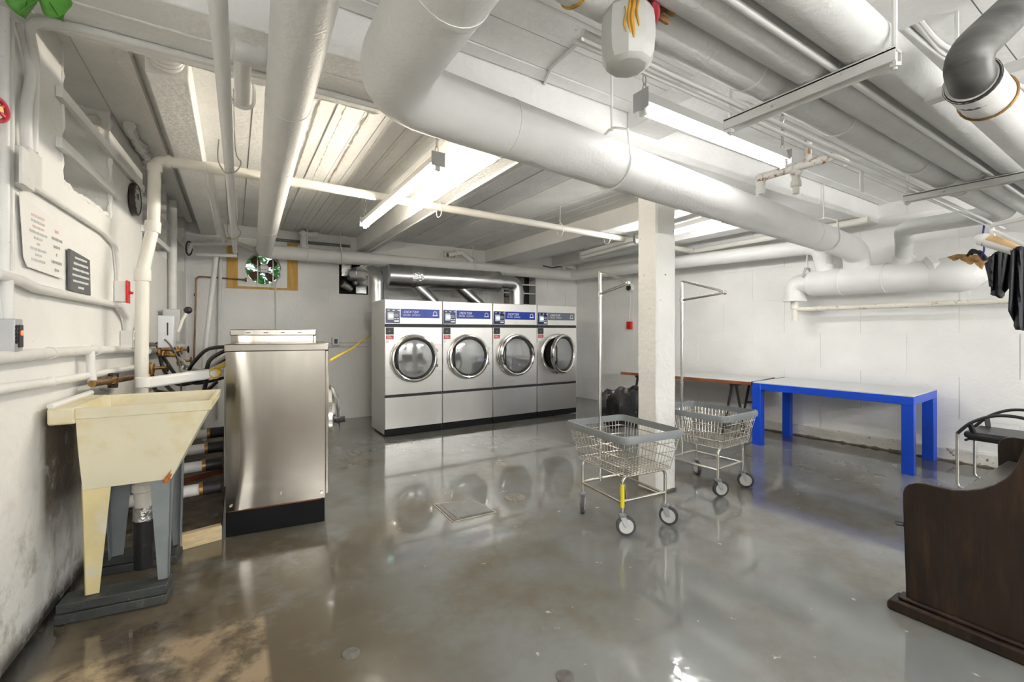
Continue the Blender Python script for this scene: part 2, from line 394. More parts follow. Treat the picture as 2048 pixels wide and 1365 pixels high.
def rect_minus(r, holes):
    out = [r]
    for h in holes:
        nxt = []
        for (x0, x1, z0, z1) in out:
            if h[1] <= x0 or h[0] >= x1 or h[3] <= z0 or h[2] >= z1: nxt.append((x0, x1, z0, z1)); continue
            if h[0] > x0: nxt.append((x0, h[0], z0, z1))
            if h[1] < x1: nxt.append((h[1], x1, z0, z1))
            a, b = max(x0, h[0]), min(x1, h[1])
            if h[2] > z0: nxt.append((a, b, z0, h[2]))
            if h[3] < z1: nxt.append((a, b, h[3], z1))
        out = nxt
    return [q for q in out if q[1]-q[0] > 0.004 and q[3]-q[2] > 0.004]
HOLES = [(-0.07, 0.765, 1.875, 2.545), (1.315, 1.74, 1.855, 2.36), (4.10, 4.78, 1.80, 2.33)]
def bwp(x0, x1, z0, z1, d0, d1): return MB().prismz([(x0, WB(x0)+d0), (x1, WB(x1)+d0), (x1, WB(x1)+d1), (x0, WB(x0)+d1)], z0, z1)
bm = MB()
for q in rect_minus((-1.2, 6.3, 0, SLAB+0.02), HOLES):
    p = bwp(*q, 0.006, 0.22); bm.add(p.v, p.f)
for q in rect_minus((-1.2, 6.3, 1.5, SLAB+0.02), HOLES[:1]):
    p = bwp(*q, 0.30, 0.36); bm.add(p.v, p.f)
wb = struct(bm.build('wall_back', m_wall, smooth=0), 'white painted block wall behind the dryers')
def courses(u0, u1, ch, bl, zlo, zhi, holes, place, seed):
    rnd = random.Random(seed); z = zlo; k = 0; g = 0.004
    while z < zhi-0.02:
        z1 = min(z+ch, zhi); u = u0-(bl/2 if k % 2 else 0)
        while u < u1:
            a, b = max(u, u0), min(u+bl, u1)
            if b-a > 0.03:
                for q in rect_minus((a+g, b-g, z+g, z1-g), holes): place(q, rnd.uniform(-0.0025, 0.0025))
            u += bl
        z = z1; k += 1
courses(-0.55, 5.80, 0.42, 0.86, 0.0, SLAB, HOLES, lambda q, e: bwp(*q, e, 0.008).build('block', m_wall, wb, smooth=0), 5)
# near-black backing of the two duct openings, bricks in the right one
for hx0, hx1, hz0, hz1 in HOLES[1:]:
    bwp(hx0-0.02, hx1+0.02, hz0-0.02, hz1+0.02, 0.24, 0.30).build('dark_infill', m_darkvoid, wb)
for c in range(4):
    for k in range(2):
        x0 = 4.12+k*0.23+(0.10 if c % 2 else 0); x1 = min(x0+0.21, 4.62)
        bwp(x0, x1, 1.82+c*0.125, 1.93+c*0.125, 0.14+0.02*((c+k) % 2), 0.24).build('brick', m_brick, wb)
for z in (1.985, 2.145):
    bwp(4.05, 4.79, z, z+0.022, -0.012, 0.03).build('lintel_bar', m_conduit, wb)
# right wall with its courses and low kerb
def rwp(y0, y1, z0, z1, d0, d1): return MB().prismz([(WR(y0)-d0, y0), (WR(y1)-d0, y1), (WR(y1)-d1, y1), (WR(y0)-d1, y0)], z0, z1)
wr = struct(rwp(YN-0.2, 7.2, 0, SLAB+0.02, -0.3, -0.006).build('wall_right', m_wall, smooth=0), 'white painted block wall on the right')
courses(-0.6, 6.78, 0.425, 0.80, 0.0, SLAB, [], lambda q, e: rwp(q[0], q[1], q[2], q[3], -0.008, e).build('block', m_wall, wr, smooth=0), 9)
struct(rwp(YN, 3.45, 0.0, 0.125, -0.01, 0.055).build('baseboard_right', mat('chipped off white kerb', (0.74, 0.72, 0.66), 0.6, var=0.15, vscale=6, bump=0.9, bscale=14, dirt_shade=[((0.12, 0.10, 0.085), 12, 0.60, 0.68)]), bevel=0.012), 'chipped low concrete kerb at the foot of the right wall')
ridge([(WR(0.2)-0.055, 0.2, 0.004), (WR(3.4)-0.055, 3.4, 0.004)], 0.014, 12, 0.05).build('rubble_edge', m_dirt, wr)
# ceiling slab, form boards, beams, column
ce = struct(MB().box(-1.7, 6.9, YN-0.3, 7.4, SLAB, SLAB+0.15).build('ceiling', m_ceil), 'white painted board marked concrete ceiling')
def boards_y(x0, x1, y0, y1, w, seed):
    rnd = random.Random(seed); x = x0
    while x < x1-0.02:
        b = min(x+w*rnd.uniform(0.85, 1.15), x1)
        MB().box(x+0.003, b-0.003, y0, y1, SLAB-0.010+rnd.uniform(-0.005, 0.004), SLAB+0.01).build('form_board', m_ceil, ce, smooth=0)
        x = b
boards_y(-0.80, 1.56, 2.48, 6.93, 0.150, 1)
boards_y(1.78, 3.72, 2.48, 6.90, 0.165, 2)
boards_y(4.25, 6.00, 2.48, 6.85, 0.165, 3)
rnd = random.Random(4); y = -0.4
while y < 2.02:
    b = min(y+0.2*rnd.uniform(0.85, 1.1), 2.03)
    MB().box(-0.88, 6.2, y+0.003, b-0.003, SLAB-0.010+rnd.uniform(-0.005, 0.004), SLAB+0.01).build('form_board', m_ceil, ce, smooth=0)
    y = b
for i in range(9):
    x = 0.30+i*0.145
    ridge([(x, 2.50, SLAB-0.012), (x+0.03, 4.6, SLAB-0.012)], 0.007 if i % 3 else 0.013, 20+i, 0.035, 6).build('plaster_ridge', m_plaster, ce)
    ridge([(x+0.03, 4.6, SLAB-0.012), (x+0.05, 6.85, SLAB-0.012)], 0.006, 40+i, 0.05, 6).build('plaster_ridge', m_ceil, ce)
bx = struct(MB().box(-0.9, 6.2, 2.04, 2.48, BEAMZ, SLAB+0.01).build('ceiling_beam', m_beam, bevel=0.008), 'main concrete beam crossing the ceiling over the column')
ridge([(-0.8, 2.475, BEAMZ+0.004), (1.56, 2.475, BEAMZ+0.004)], 0.009, 61, 0.03).build('plaster_edge', m_beam, bx)
ridge([(-0.8, 2.22, BEAMZ), (0.9, 2.22, BEAMZ)], 0.006, 62, 0.03).build('plaster_edge', m_beam, bx)
ba = struct(MB().box(1.56, 1.78, 2.48, 6.91, BEAMZ, SLAB+0.01).build('ceiling_beam', m_beam, bevel=0.008), 'narrow concrete beam running to the wall behind the dryers')
ridge([(1.562, 2.5, BEAMZ+0.003), (1.562, 6.9, BEAMZ+0.003)], 0.008, 63, 0.03).build('plaster_edge', m_beam, ba)
struct(MB().box(3.72, 4.25, 2.48, 6.86, BEAMZ, SLAB+0.01).build('ceiling_beam', m_beam, bevel=0.008), 'wide concrete beam behind the column')
struct(MB().box(5.15, 5.42, 2.48, 6.82, BEAMZ+0.04, SLAB+0.01).build('ceiling_beam', m_beam, bevel=0.008), 'concrete beam nearest the right wall')
struct(MB().box(2.15, 2.45, YN, 2.04, BEAMZ+0.10, SLAB+0.01).build('ceiling_beam', m_beam, bevel=0.008), 'shallow concrete beam above the pipe rack')
cm = MB()
z0, z1, nz = 0.0, BEAMZ, 26
rnd = random.Random(3)
cx0, cx1, cy0, cy1 = 2.845, 3.075, 2.385, 2.585
for k in range(nz+1):
    z = z0+(z1-z0)*k/nz; j = lambda: rnd.uniform(-0.002, 0.002)
    c = 0.012
    for (x, y) in ((cx0+c, cy0), (cx1-c, cy0), (cx1, cy0+c), (cx1, cy1-c), (cx1-c, cy1), (cx0+c, cy1), (cx0, cy1-c), (cx0, cy0+c)):
        cm.v.append(Vector((x+j(), y+j(), z)))
for k in range(nz):
    for i in range(8):
        i2 = (i+1) % 8; cm.f.append((k*8+i, k*8+i2, k*8+8+i2, k*8+8+i))
cm.f.append(tuple(range(8))[::-1]); cm.f.append(tuple(nz*8+i for i in range(8)))
co = struct(cm.build('column', mat('white painted column with chips', (0.80, 0.79, 0.765), 0.5, var=0.05, vscale=3, bump=0.4, bscale=24, dirt_shade=[((0.16, 0.14, 0.12), 26, 0.685, 0.72)]), smooth=30), 'square white concrete column in the middle of the room')
MB().prismz([(cx0-0.004, cy0-0.004), (cx1+0.004, cy0-0.004), (cx1+0.004, cy1+0.004), (cx0-0.004, cy1+0.004)], 0, 0.02).build('dirty_foot', m_dirt, co)

# floor fittings
h0 = [onZ(866, 1010, 0), onZ(905, 1046, 0), onZ(995, 1026, 0), onZ(945, 1000, 0)]
ht = thing('floor_hatch', 'square steel access hatch with chipped frame set in the floor', 'hatch', ((h0[0]+h0[2])/2))
ctr = ht.location
m_hatch = mat('painted steel hatch', (0.20, 0.20, 0.19), 0.25, var=0.15, vscale=9, bump=0.1, bscale=60)
m_chip = mat('chipped pale concrete', (0.42, 0.38, 0.32), 0.7, var=0.3, vscale=20, bump=0.8, bscale=40)
ins = [c+(Vector(ctr)-c)*0.09 for c in h0]
MB().prismz([(p.x, p.y) for p in ins], 0.0005, 0.006).build('plate', m_hatch, ht)
fr = MB()
for i in range(4):
    a, b = h0[i], h0[(i+1) % 4]; a2, b2 = ins[i], ins[(i+1) % 4]; s_ = 0.3
    fr.prismz([(a.x, a.y), (b.x, b.y), (b2.x+(b.x-b2.x)*s_, b2.y+(b.y-b2.y)*s_), (a2.x+(a.x-a2.x)*s_, a2.y+(a.y-a2.y)*s_)], 0.0004, 0.004)
fr.build('frame', m_chip, ht)
p = MB().bar(ins[1]+Vector((0.05, 0.012, 0.004)), ins[2]+Vector((-0.01, 0.012, 0.004)), 0.010, 0.005).build('lifting_slot', m_black, ht)
MB().bar(ins[0]+Vector((0.03, -0.02, 0.004)), ins[1]+Vector((0.03, 0.02, 0.004)), 0.006, 0.005).build('hinge_slot', m_timber, ht)
dc = onZ(1030, 996, 0)
dr = thing('floor_drain', 'round pitted drain cover in the floor beside the hatch', 'drain', dc)
MB().lathe([(0.085, 0.0), (0.083, 0.006), (0.060, 0.010), (0.0, 0.011)], dc, seg=28).build('cover', mat('pitted drain plate', (0.25, 0.235, 0.21), 0.5, var=0.4, vscale=30, bump=1.0, bscale=60), dr)
MB().ring(dc+Vector((0, 0, 0.006)), (0, 0, 1), 0.062, 0.004, 28, 6).build('rim', m_chip, dr)
for n, (px, py) in enumerate(((702, 1308), (1130, 1355))):
    c = onZ(px, py, 0)
    r = 0.035
    o = MB().lathe([(r, 0.0), (r*0.95, 0.003), (0, 0.0035)], c, seg=22).build('cleanout_plug', mat('cap %d' % n, (0.13, 0.125, 0.115), 0.55, var=0.4, vscale=25), None)
    tag(o, ('small round cap in the floor left of centre', 'small round cap in the floor at the bottom edge')[n], 'cleanout', 'round caps in the floor')
# ================================================================ PIPEWORK
def along(path, s):
    P = [Vector(p) for p in path]; tot = sum((P[i+1]-P[i]).length for i in range(len(P)-1)); d = s*tot
    for i in range(len(P)-1):
        l = (P[i+1]-P[i]).length
        if d <= l or i == len(P)-2: return P[i].lerp(P[i+1], min(1, d/max(l, 1e-9))), (P[i+1]-P[i]).normalized()
        d -= l
def nearx(path, axis, val):          # point of a path where a coordinate takes a value
    P = [Vector(p) for p in path]
    for i in range(len(P)-1):
        a, b = P[i][axis], P[i+1][axis]
        if (a-val)*(b-val) <= 0 and abs(a-b) > 1e-6:
            return P[i].lerp(P[i+1], (val-a)/(b-a)), (P[i+1]-P[i]).normalized()
def pipe(name, label, cat, pts, r, m, fil=0.0, seg=16, group=None, bands=(), couplings=(), mb=None, part='run', smooth_=False):
    path = smooth_path(pts, 6) if smooth_ else (fillet(pts, fil) if fil else [Vector(p) for p in pts])
    if not bands and not couplings:
        return tag(MB().tube(path, r, seg).build(name, m), label, cat, group), path
    base = min(path, key=lambda p: p.z)
    t = thing(name, label, cat, base, group=group)
    MB().tube(path, r, seg).build(part, m, t)
    for (ax, val, w, k) in bands:
        q = nearx(path, ax, val)
        if q: MB().cyl(q[0]-q[1]*w/2, q[0]+q[1]*w/2, r*k, seg).build('band', mb or m, t)
    for (c, d, w, k) in couplings:
        c = Vector(c); d = Vector(d).normalized()
        MB().lathe([(r*k*0.96, -w/2), (r*k, -w/2+0.004), (r*k, w/2-0.004), (r*k*0.96, w/2)], c, d, seg).build('coupling', mb or m, t)
    return t, path
def hanger(label, c, d, r, top, m=m_conduit, group='clevis hangers'):
    c = Vector(c); d = Vector(d).normalized(); s = d.cross(Vector((0, 0, 1))).normalized()
    t = thing('pipe_hanger', label, 'hanger', c-Vector((0, 0, r)), group=group)
    R = r+0.010
    pts = [c+s*0.02+Vector((0, 0, R+0.06)), c+s*R*0.8+Vector((0, 0, R+0.02))]
    pts += [c+s*R*math.cos(a)+Vector((0, 0, R*math.sin(a))) for a in [k*PI/10-0.0 for k in range(0, -11, -1)]]
    pts += [c-s*R*0.8+Vector((0, 0, R+0.02)), c-s*0.02+Vector((0, 0, R+0.06))]
    MB().tube(pts, 0.007, 6, closed=True).build('clevis', m, t)
    MB().cyl(c+Vector((0, 0, R+0.05)), Vector((c.x, c.y, top)), 0.007, 8).build('rod', m, t)
    return t
# --- large insulated main turning over the room
main_pts = [(0.43, YN+0.002, 2.20), (0.47, 1.63, 2.20), (5.48, 2.08, 2.18), (5.72, 2.11, 2.14), (5.75, 2.115, 1.92)]
t, main_path = pipe('insulated_pipe', 'thick white insulated pipe with big elbow crossing the room above the column', 'pipe',
     main_pts, 0.122, m_pipe, 0.21, 28, bands=[(0, 1.02, 0.02, 1.02), (0, 2.0, 0.02, 1.015), (0, 3.15, 0.02, 1.015), (0, 4.4, 0.02, 1.015), (1, 1.05, 0.02, 1.02)])
pc, pd = nearx(main_path, 0, 1.72)
hanger('white clevis hanger on the thick crossing pipe near the jug', pc, pd, 0.122, SLAB)
pc, pd = nearx(main_path, 0, 4.75)
hanger('white clevis hanger on the thick crossing pipe near the right wall', pc, pd, 0.122, SLAB)
# --- insulated pipe running to the back wall, along it and back along the right wall
loop_pts = [(0.05, YN+0.02, 2.29), (0.335, 6.66, 2.35), (5.40, 6.52, 2.35), (5.52, 4.27, 2.31), (5.74, 2.47, 2.29), (5.765, 2.42, 1.93)]
t, loop_path = pipe('insulated_pipe', 'white insulated pipe running past the fan, along the back wall and right wall', 'pipe',
     loop_pts, 0.092, m_pipe, 0.16, 24, bands=[(1, 2.2, 0.012, 1.02), (1, 3.05, 0.012, 1.02), (1, 5.0, 0.012, 1.02), (0, 2.0, 0.012, 1.02), (0, 3.2, 0.012, 1.02)])
for x, n in ((0.85, 'left of the dryers'), (1.28, 'beside the first duct opening'), (3.35, 'above the third dryer')):
    pc, pd = nearx(loop_path[7:], 0, x)
    hanger('thin clevis hanger on the back wall pipe '+n, pc, pd, 0.092, SLAB-0.012)
# --- cream drain line with elbow, tee and offset by the left wall
A = [(-0.50, 3.60, 0.02), (-0.50, 3.70, 1.685), (-0.457, 3.80, 2.01), (-0.452, 3.82, 2.458), (0.0, 3.80, 2.458), (5.64, 4.06, 2.458), (5.58, 1.95, 2.458)]
cp = [((-0.50, 3.70, 1.66), (0, 0.05, 1), 0.075, 1.25), ((-0.46, 3.79, 1.995), (0.05, 0.05, 1), 0.075, 1.25), ((-0.452, 3.82, 2.40), (0, 0, 1), 0.05, 1.2),
      ((-0.38, 3.82, 2.458), (1, 0, 0), 0.03, 1.22), ((-0.10, 3.805, 2.458), (1, 0, 0), 0.13, 1.2), ((5.56, 4.055, 2.458), (1, 0.04, 0), 0.05, 1.2)]
t, pvc_path = pipe('pvc_pipe', 'cream plastic drain pipe rising by the sink and running across the ceiling past the column', 'pipe', A, 0.036, m_pvc, 0.07, 16, couplings=cp)
for x, l in ((1.62, 'wire loop holding the cream pipe below the narrow beam'), (3.1, 'wire loop holding the cream pipe left of the column'), (3.85, 'wire loop holding the cream pipe behind the column')):
    pc, pd = nearx(pvc_path, 0, x)
    h = thing('wire_loop', l, 'wire loop', pc-Vector((0, 0, 0.10)), group='wire loops on the cream pipe')
    MB().tube([pc+Vector((0.006*math.sin(a*2), 0.052*math.cos(a), 0.075*math.sin(a)-0.02)) for a in [2*PI*k/20 for k in range(20)]], 0.004, 6, closed=True).build('loop', m_conduit, h)
    MB().cyl(pc+Vector((0, 0, 0.05)), (pc.x, pc.y, BEAMZ if 1.56 < x < 1.78 or x > 3.72 else SLAB), 0.003, 6).build('wire', m_conduit, h)
t, p = pipe('pvc_pipe', 'white pipe leaving the tee of the cream drain towards the back wall', 'pipe', [(-0.15, 3.80, 2.44), (-0.15, 3.95, 2.40), (-0.09, 6.75, 2.40)], 0.030, m_pvcwhite, 0.05, 14, bands=[(1, 5.1, 0.03, 1.12), (1, 6.2, 0.012, 1.1)])
t, p = pipe('steel_pipe', 'thin white steel pipe hung from wire hooks left of the insulated pipe', 'pipe', [(-0.09, YN+0.002, 2.25), (0.012, 6.28, 2.25)], 0.025, m_pipe, 0, 14, bands=[(1, 3.0, 0.01, 1.08), (1, 5.4, 0.01, 1.08)])
for y, l in ((3.05, 'bent wire hook under the thin steel pipe near the cream pipe'), (5.2, 'bent wire hook under the thin steel pipe near the fan')):
    x = -0.09+0.102*(y-YN)/(6.28-YN)
    tag(MB().tube(smooth_path([(x-0.05, y, 2.40), (x-0.055, y, 2.29), (x-0.03, y, 2.225), (x, y, 2.215), (x+0.035, y, 2.235), (x+0.058, y, 2.29), (x+0.03, y, 2.36), (x+0.02, y, SLAB-0.005)], 4), 0.004, 6).build('wire_hook', m_chain), l, 'wire hook', 'wire hooks on the thin pipe')
pipe('pvc_pipe', 'short white pipe with fat elbow under the main beam', 'pipe', [(0.30, 2.10, 2.432), (0.03, 2.10, 2.432), (0.035, 2.56, 2.432)], 0.033, m_pvcwhite, 0.05, 14,
     couplings=[((0.04, 2.11, 2.432), (1, 0.2, 0), 0.09, 1.25), ((0.095, 2.10, 2.432), (1, 0, 0), 0.03, 1.3)])
o = MB().tube([(0.035+0.050*math.cos(a), 2.52, 2.432+0.050*math.sin(a)) for a in [PI*1.05+PI*0.95*k/10 for k in range(11)]]+[(0.085, 2.52, 2.48), (0.06, 2.52, SLAB-0.015)], 0.008, 6).build('pipe_hook', m_conduit)
tag(o, 'white pipe hook carrying the short elbowed pipe', 'pipe hook')
# --- pipes at the back left corner
y = 6.45
a = onY(433, 512, y); b = onY(409, 712, 6.25)
pipe('steel_pipe', 'slanting white pipe in the back left corner behind the washers', 'pipe', [a+Vector((0, 0, 0.03)), b, Vector((b.x-0.01, b.y, 0.01))], 0.028, m_pvcwhite, 0.05, 14)
c1 = onB(441, 508, 0.05); c2 = onB(438, 700, 0.05)
pipe('steel_pipe', 'upright grey pipe against the back wall left of the fan', 'pipe', [c1, c2, c2-Vector((0, 0, 0.9))], 0.022, m_conduit, 0, 12)
v = thing('valve_assembly', 'pair of short white pipes and brackets joining the corner pipes left of the fan', 'pipe fitting', onY(385, 500, 6.45))
MB().tube(fillet([onY(470, 487, 6.40), onY(384, 487, 6.45), onY(378, 505, 6.45)], 0.03), 0.026, 12).build('upper_arm', m_pvcwhite, v)
MB().tube(fillet([onY(474, 512, 6.36), onY(392, 508, 6.40)], 0.03), 0.022, 12).build('lower_arm', m_pvcwhite, v)
MB().tube([onY(378+6*math.cos(q), 497+14*math.sin(q), 6.44) for q in [2*PI*k/14 for k in range(14)]], 0.008, 6, closed=True).build('clamp', m_black, v)
pipe('steel_pipe', 'rough white pipe above the fan panel under the ceiling', 'pipe', [onB(428, 478, 0.12), onB(480, 488, 0.12), onB(505, 500, 0.12), onB(540, 488, 0.12)], 0.026, m_pvc, 0.03, 12)
cp0 = onB(388, 700, 0.05); cp1 = onB(393, 553, 0.05); cp2 = onB(492, 560, 0.05)
t, _ = pipe('copper_pipe', 'brown copper pipe bent round beside the fan panel', 'pipe', [cp0-Vector((0, 0, 0.15)), cp1, cp2], 0.010, m_copper, 0.05, 10, couplings=[(onB(391, 590, 0.05), (0, 0, 1), 0.03, 1.8), (cp2, (1, 0, 0), 0.02, 2.6)])
a = onB(347, 432, 0.1)
q = onL(346, 435, 0.05)
pipe('steel_pipe', 'upright white pipe on the left wall above the switch boxes', 'pipe', [(q.x, q.y, SLAB-0.08), (q.x, q.y, 1.5)], 0.035, m_conduit, 0, 14)
pipe('pvc_pipe', 'fat white elbow stub above the back wall pipe', 'pipe', [onB(636, 470, 0.22), onB(607, 470, 0.22), onB(607, 500, 0.22)], 0.045, m_pipe, 0.06, 16,
     couplings=[(onB(606, 468, 0.22), (1, 0, 1), 0.07, 1.15)])
pipe('steel_pipe', 'dark grimy pipe tucked behind the back wall pipe', 'pipe', [onB(545, 479, 0.06), onB(700, 493, 0.06)], 0.02, m_oldmetal, 0, 10)
f = thing('pipe_fitting', 'rusty copper valve and elbow on top of the back wall pipe above the second dryer', 'pipe fitting', onB(905, 515, 0.25))
for px in (888, 910): MB().ring(onB(px, 508, 0.25), (1, 0, 0.1), 0.055, 0.008, 20, 6).build('ring', m_conduit, f)
MB().tube(fillet([onB(896, 510, 0.25), onB(922, 505, 0.25), onB(945, 524, 0.25)], 0.05), 0.042, 12).build('elbow', m_conduit, f)
MB().cyl(onB(895, 511, 0.25), onB(915, 508, 0.25), 0.03, 12).build('stub', m_rust, f)
e = thing('pipe_elbow', 'small white pipe elbow high on the back wall right of the dryers', 'pipe fitting', onB(1136, 535, 0.08))
MB().tube(fillet([onB(1128, 540, 0.10), onB(1130, 530, 0.10), onB(1148, 536, 0.10)], 0.03), 0.04, 12).build('elbow', m_pvcwhite, e)
MB().tube([onB(1128, 532, 0.08), onB(1105, 536, 0.08), onB(1086, 532, 0.08)], 0.012, 8).build('arm', m_oldmetal, e)
# --- conduits on the left wall and beam
def LP(px, py, off=0.03): return onL(px, py, off)
bxo = thing('junction_box', 'white painted steel junction box high on the left wall', 'electrical box', LP(50, 372))
MB().obox(LP(52, 339, 0.03), (0.06, 0.13, 0.15)).build('box', m_conduit, bxo, bevel=0.006)
MB().obox(LP(54, 339, 0.065), (0.012, 0.12, 0.14)).build('cover', m_conduit, bxo, bevel=0.003)
g = 'conduits on the left wall'
pb = LP(66, 305)
pipe('conduit', 'painted conduit that climbs the left wall and bends along the main beam', 'conduit',
     [pb, LP(70, 200), (-0.695, 2.60, 2.42), (-0.66, 2.385, 2.478), (-0.50, 2.366, 2.484), (2.82, 2.366, 2.484)], 0.016, m_conduit, 0.12, 12, group=g)
pipe('conduit', 'wavy painted conduit dropping from the ceiling to the junction box', 'conduit',
     [LP(28, -10), LP(40, 40), LP(55, 95), LP(63, 145), LP(53, 215), LP(52, 260), LP(55, 310)], 0.019, m_conduit, 0, 12, group=g, smooth_=True)
pipe('conduit', 'thick upright conduit at the left edge beside the poster', 'conduit', [LP(8, -60, .02), LP(8, 640, .02)], 0.016, m_conduit, 0, 12, group=g)
pipe('conduit', 'thin upright conduit just right of the thick one at the left edge', 'conduit', [LP(22, -40, .015), LP(22, 540, .015)], 0.010, m_conduit, 0, 10, group=g)
pipe('conduit', 'thin conduit from the junction box down to the red switch', 'conduit', [LP(68, 374, 0.02), LP(207, 466, 0.02), LP(233, 495, 0.02), LP(238, 568, 0.02)], 0.012, m_conduit, 0.10, 10, group=g)
pipe('conduit', 'conduit below the poster and sign ending at a switch box', 'conduit', [LP(-10, 547), LP(42, 562), LP(72, 577), LP(238, 612), LP(253, 636), LP(256, 668)], 0.020, m_conduit, 0.09, 12, group=g)
pipe('conduit', 'short conduit stub above the grey timer box', 'conduit', [LP(14, 560), LP(16, 650)], 0.018, m_conduit, 0, 12, group=g)
pipe('steel_pipe', 'horizontal painted water pipe at the height of the timer box', 'pipe', [LP(-20, 717, 0.04), LP(160, 702, 0.04), LP(372, 696, 0.05)], 0.024, m_conduit, 0.05, 14, bands=[(1, 2.75, 0.03, 1.15), (1, 3.35, 0.05, 1.25)])
pipe('steel_pipe', 'lower horizontal painted water pipe above the sink', 'pipe', [LP(-20, 782, 0.04), LP(130, 760, 0.04), LP(300, 730, 0.05)], 0.020, m_pipe, 0.05, 14, bands=[(1, 2.75, 0.02, 1.15)])
pipe('steel_pipe', 'short upright pipe feeding the sink taps', 'pipe', [LP(180, 703, 0.05), LP(184, 765, 0.06)], 0.020, m_conduit, 0, 12)
pipe('conduit', 'thin conduit along the narrow beam', 'conduit', [(1.69, 2.48, 2.489), (1.69, 6.85, 2.489)], 0.010, m_conduit, 0, 8)
pipe('conduit', 'upright conduit on the back wall below the fan', 'conduit', [onB(551, 575, 0.015), onB(552, 670, 0.015), onB(552, 700, 0.015)-Vector((0, 0, 0.5))], 0.009, m_conduit, 0, 8)
for k, py in enumerate((687, 695)):
    pipe('conduit', ('upper of the two thin conduits left of the dryers', 'lower of the two thin conduits left of the dryers')[k], 'conduit', [onB(600, py, 0.012), onB(735, py-2, 0.012)], 0.009, m_conduit, 0, 8)
# flat bars across the recesses
def wallbar(l, y0, y1, z): return tag(MB().bar((WL(y0)+0.014, y0, z), (WL(y1)+0.014, y1, z), 0.024, 0.05).build('flat_bar', m_wall), l, 'flat bar', 'bars across the wall recesses')
wallbar('long upper flat bar across the first wall recess towards the clock', 2.93, 4.60, 2.44)
wallbar('lower flat bar across the nearest wall recess', 2.93, 3.92, 2.20)
wallbar('upper flat bar across the second recess behind the cream pipe', 4.62, 6.86, 2.36)
wallbar('lower flat bar across the second recess behind the cream pipe', 4.60, 5.74, 2.13)
# boxed timber duct and batten under the left bay ceiling
bd = thing('boxed_duct', 'long white boxed timber duct under the ceiling near the left wall', 'duct', (-0.30, 2.75, 2.53))
MB().box(-0.36, -0.19, 2.72, 6.88, 2.54, SLAB-0.016).build('casing', m_beam, bd, bevel=0.006)
for k in range(4):
    MB().tube([(-0.275+0.062*math.cos(a), 2.695-0.016*k, 2.61+0.055*math.sin(a)+0.012*k) for a in [PI+PI*j/12 for j in range(13)]], 0.010, 8).build('flex_coil', m_pvcwhite, bd)
tag(MB().box(-0.495, -0.435, 2.55, 6.80, 2.655, SLAB-0.016).build('batten', mat('rough white timber batten', (0.80, 0.79, 0.77), 0.6, bump=0.7, bscale=40)), 'rough white batten on the ceiling beside the boxed duct', 'batten')
tag(ridge([(-0.60, 3.9, SLAB-0.03), (-0.58, 5.3, SLAB-0.03)], 0.03, 77, 0.05).build('plaster_strip', m_wall), 'lumpy white plaster strip where left wall meets ceiling', 'plaster')
# --- pipe rack near the camera on the right
RZ = 2.27
t = thing('insulated_pipe', 'leaking grey insulated pipe with a charred gap, lowest of the rack on the right', 'pipe', (0.68, 0.94, 2.2))
left = fillet([(0.66, 0.937, SLAB), (0.66, 0.937, RZ), (0.925, 0.937, RZ)], 0.12)
MB().tube(left, 0.072, 24).build('covering', m_pipe2, t)
MB().tube([(0.90, 0.937, RZ), (1.15, 0.937, RZ)], 0.058, 20).build('bare_pipe', m_burnt, t)
MB().lathe([(0.060, -0.05), (0.069, -0.02), (0.071, 0.02), (0.060, 0.05)], (0.975, 0.937, RZ), (1, 0, 0), 20).build('rust_crust', m_rust, t)
rp = fillet([(1.065, 0.937, RZ), (5.38, 0.937, RZ+0.01), (5.40, 1.62, RZ+0.01), (5.70, 1.70, 2.20), (5.76, 1.72, 1.94)], 0.16)
MB().tube(rp, 0.072, 24).build('covering', m_pipe2, t)
for x in (1.62, 2.35, 3.3, 4.1):
    MB().cyl((x-0.006, 0.937, RZ), (x+0.006, 0.937, RZ), 0.0735, 24).build('band', m_pipe, t)
rnd = random.Random(5)
for k in range(5):
    a = Vector((0.99+0.014*k, 0.937-0.050+0.004*k, RZ-0.022)); d = Vector((rnd.uniform(0.03, 0.08), rnd.uniform(-0.07, -0.035), rnd.uniform(-0.055, 0.02)))
    MB().tube(smooth_path([a, a+d*0.5+Vector((0, 0, rnd.uniform(-0.02, 0.02))), a+d], 4), [0.007]*4+[0.009]*4+[0.006], 6).build('frayed_strand', m_fibre, t)
for (yy, lab, x1) in ((0.79, 'middle grey insulated pipe of the rack on the right', 5.9), (0.64, 'nearest grey insulated pipe of the rack on the right', 5.9)):
    pp = fillet([(0.86 if yy > 0.7 else 1.0, yy, SLAB), (0.86 if yy > 0.7 else 1.0, yy, RZ), (x1, yy, RZ)], 0.12)
    t = thing('insulated_pipe', lab, 'pipe', (1.0, yy, RZ-0.07))
    MB().tube(pp, 0.0725, 24).build('covering', m_pipe2, t)
    for x in (1.82, 2.75, 3.7): MB().cyl((x-0.005, yy, RZ), (x+0.005, yy, RZ), 0.0738, 24).build('band', m_pipe, t)
    MB().box(1.2, 5.8, yy+0.069, yy+0.079, RZ-0.012, RZ+0.012).build('lap_seam', m_pipe, t)
for yy, zz, r, lab in ((1.035, 2.208, 0.011, 'upper thin white pipe beside the leaking rack pipe'), (1.075, 2.205, 0.009, 'outer thin white conduit beside the leaking rack pipe'), (0.715, 2.205, 0.011, 'thin white pipe below the gap between the rack pipes')):
    pipe('conduit', lab, 'conduit', [(0.9, yy, zz+0.002), (5.8, yy, zz+0.002)], r, m_pvcwhite, 0, 10, group='thin pipes on the rack')
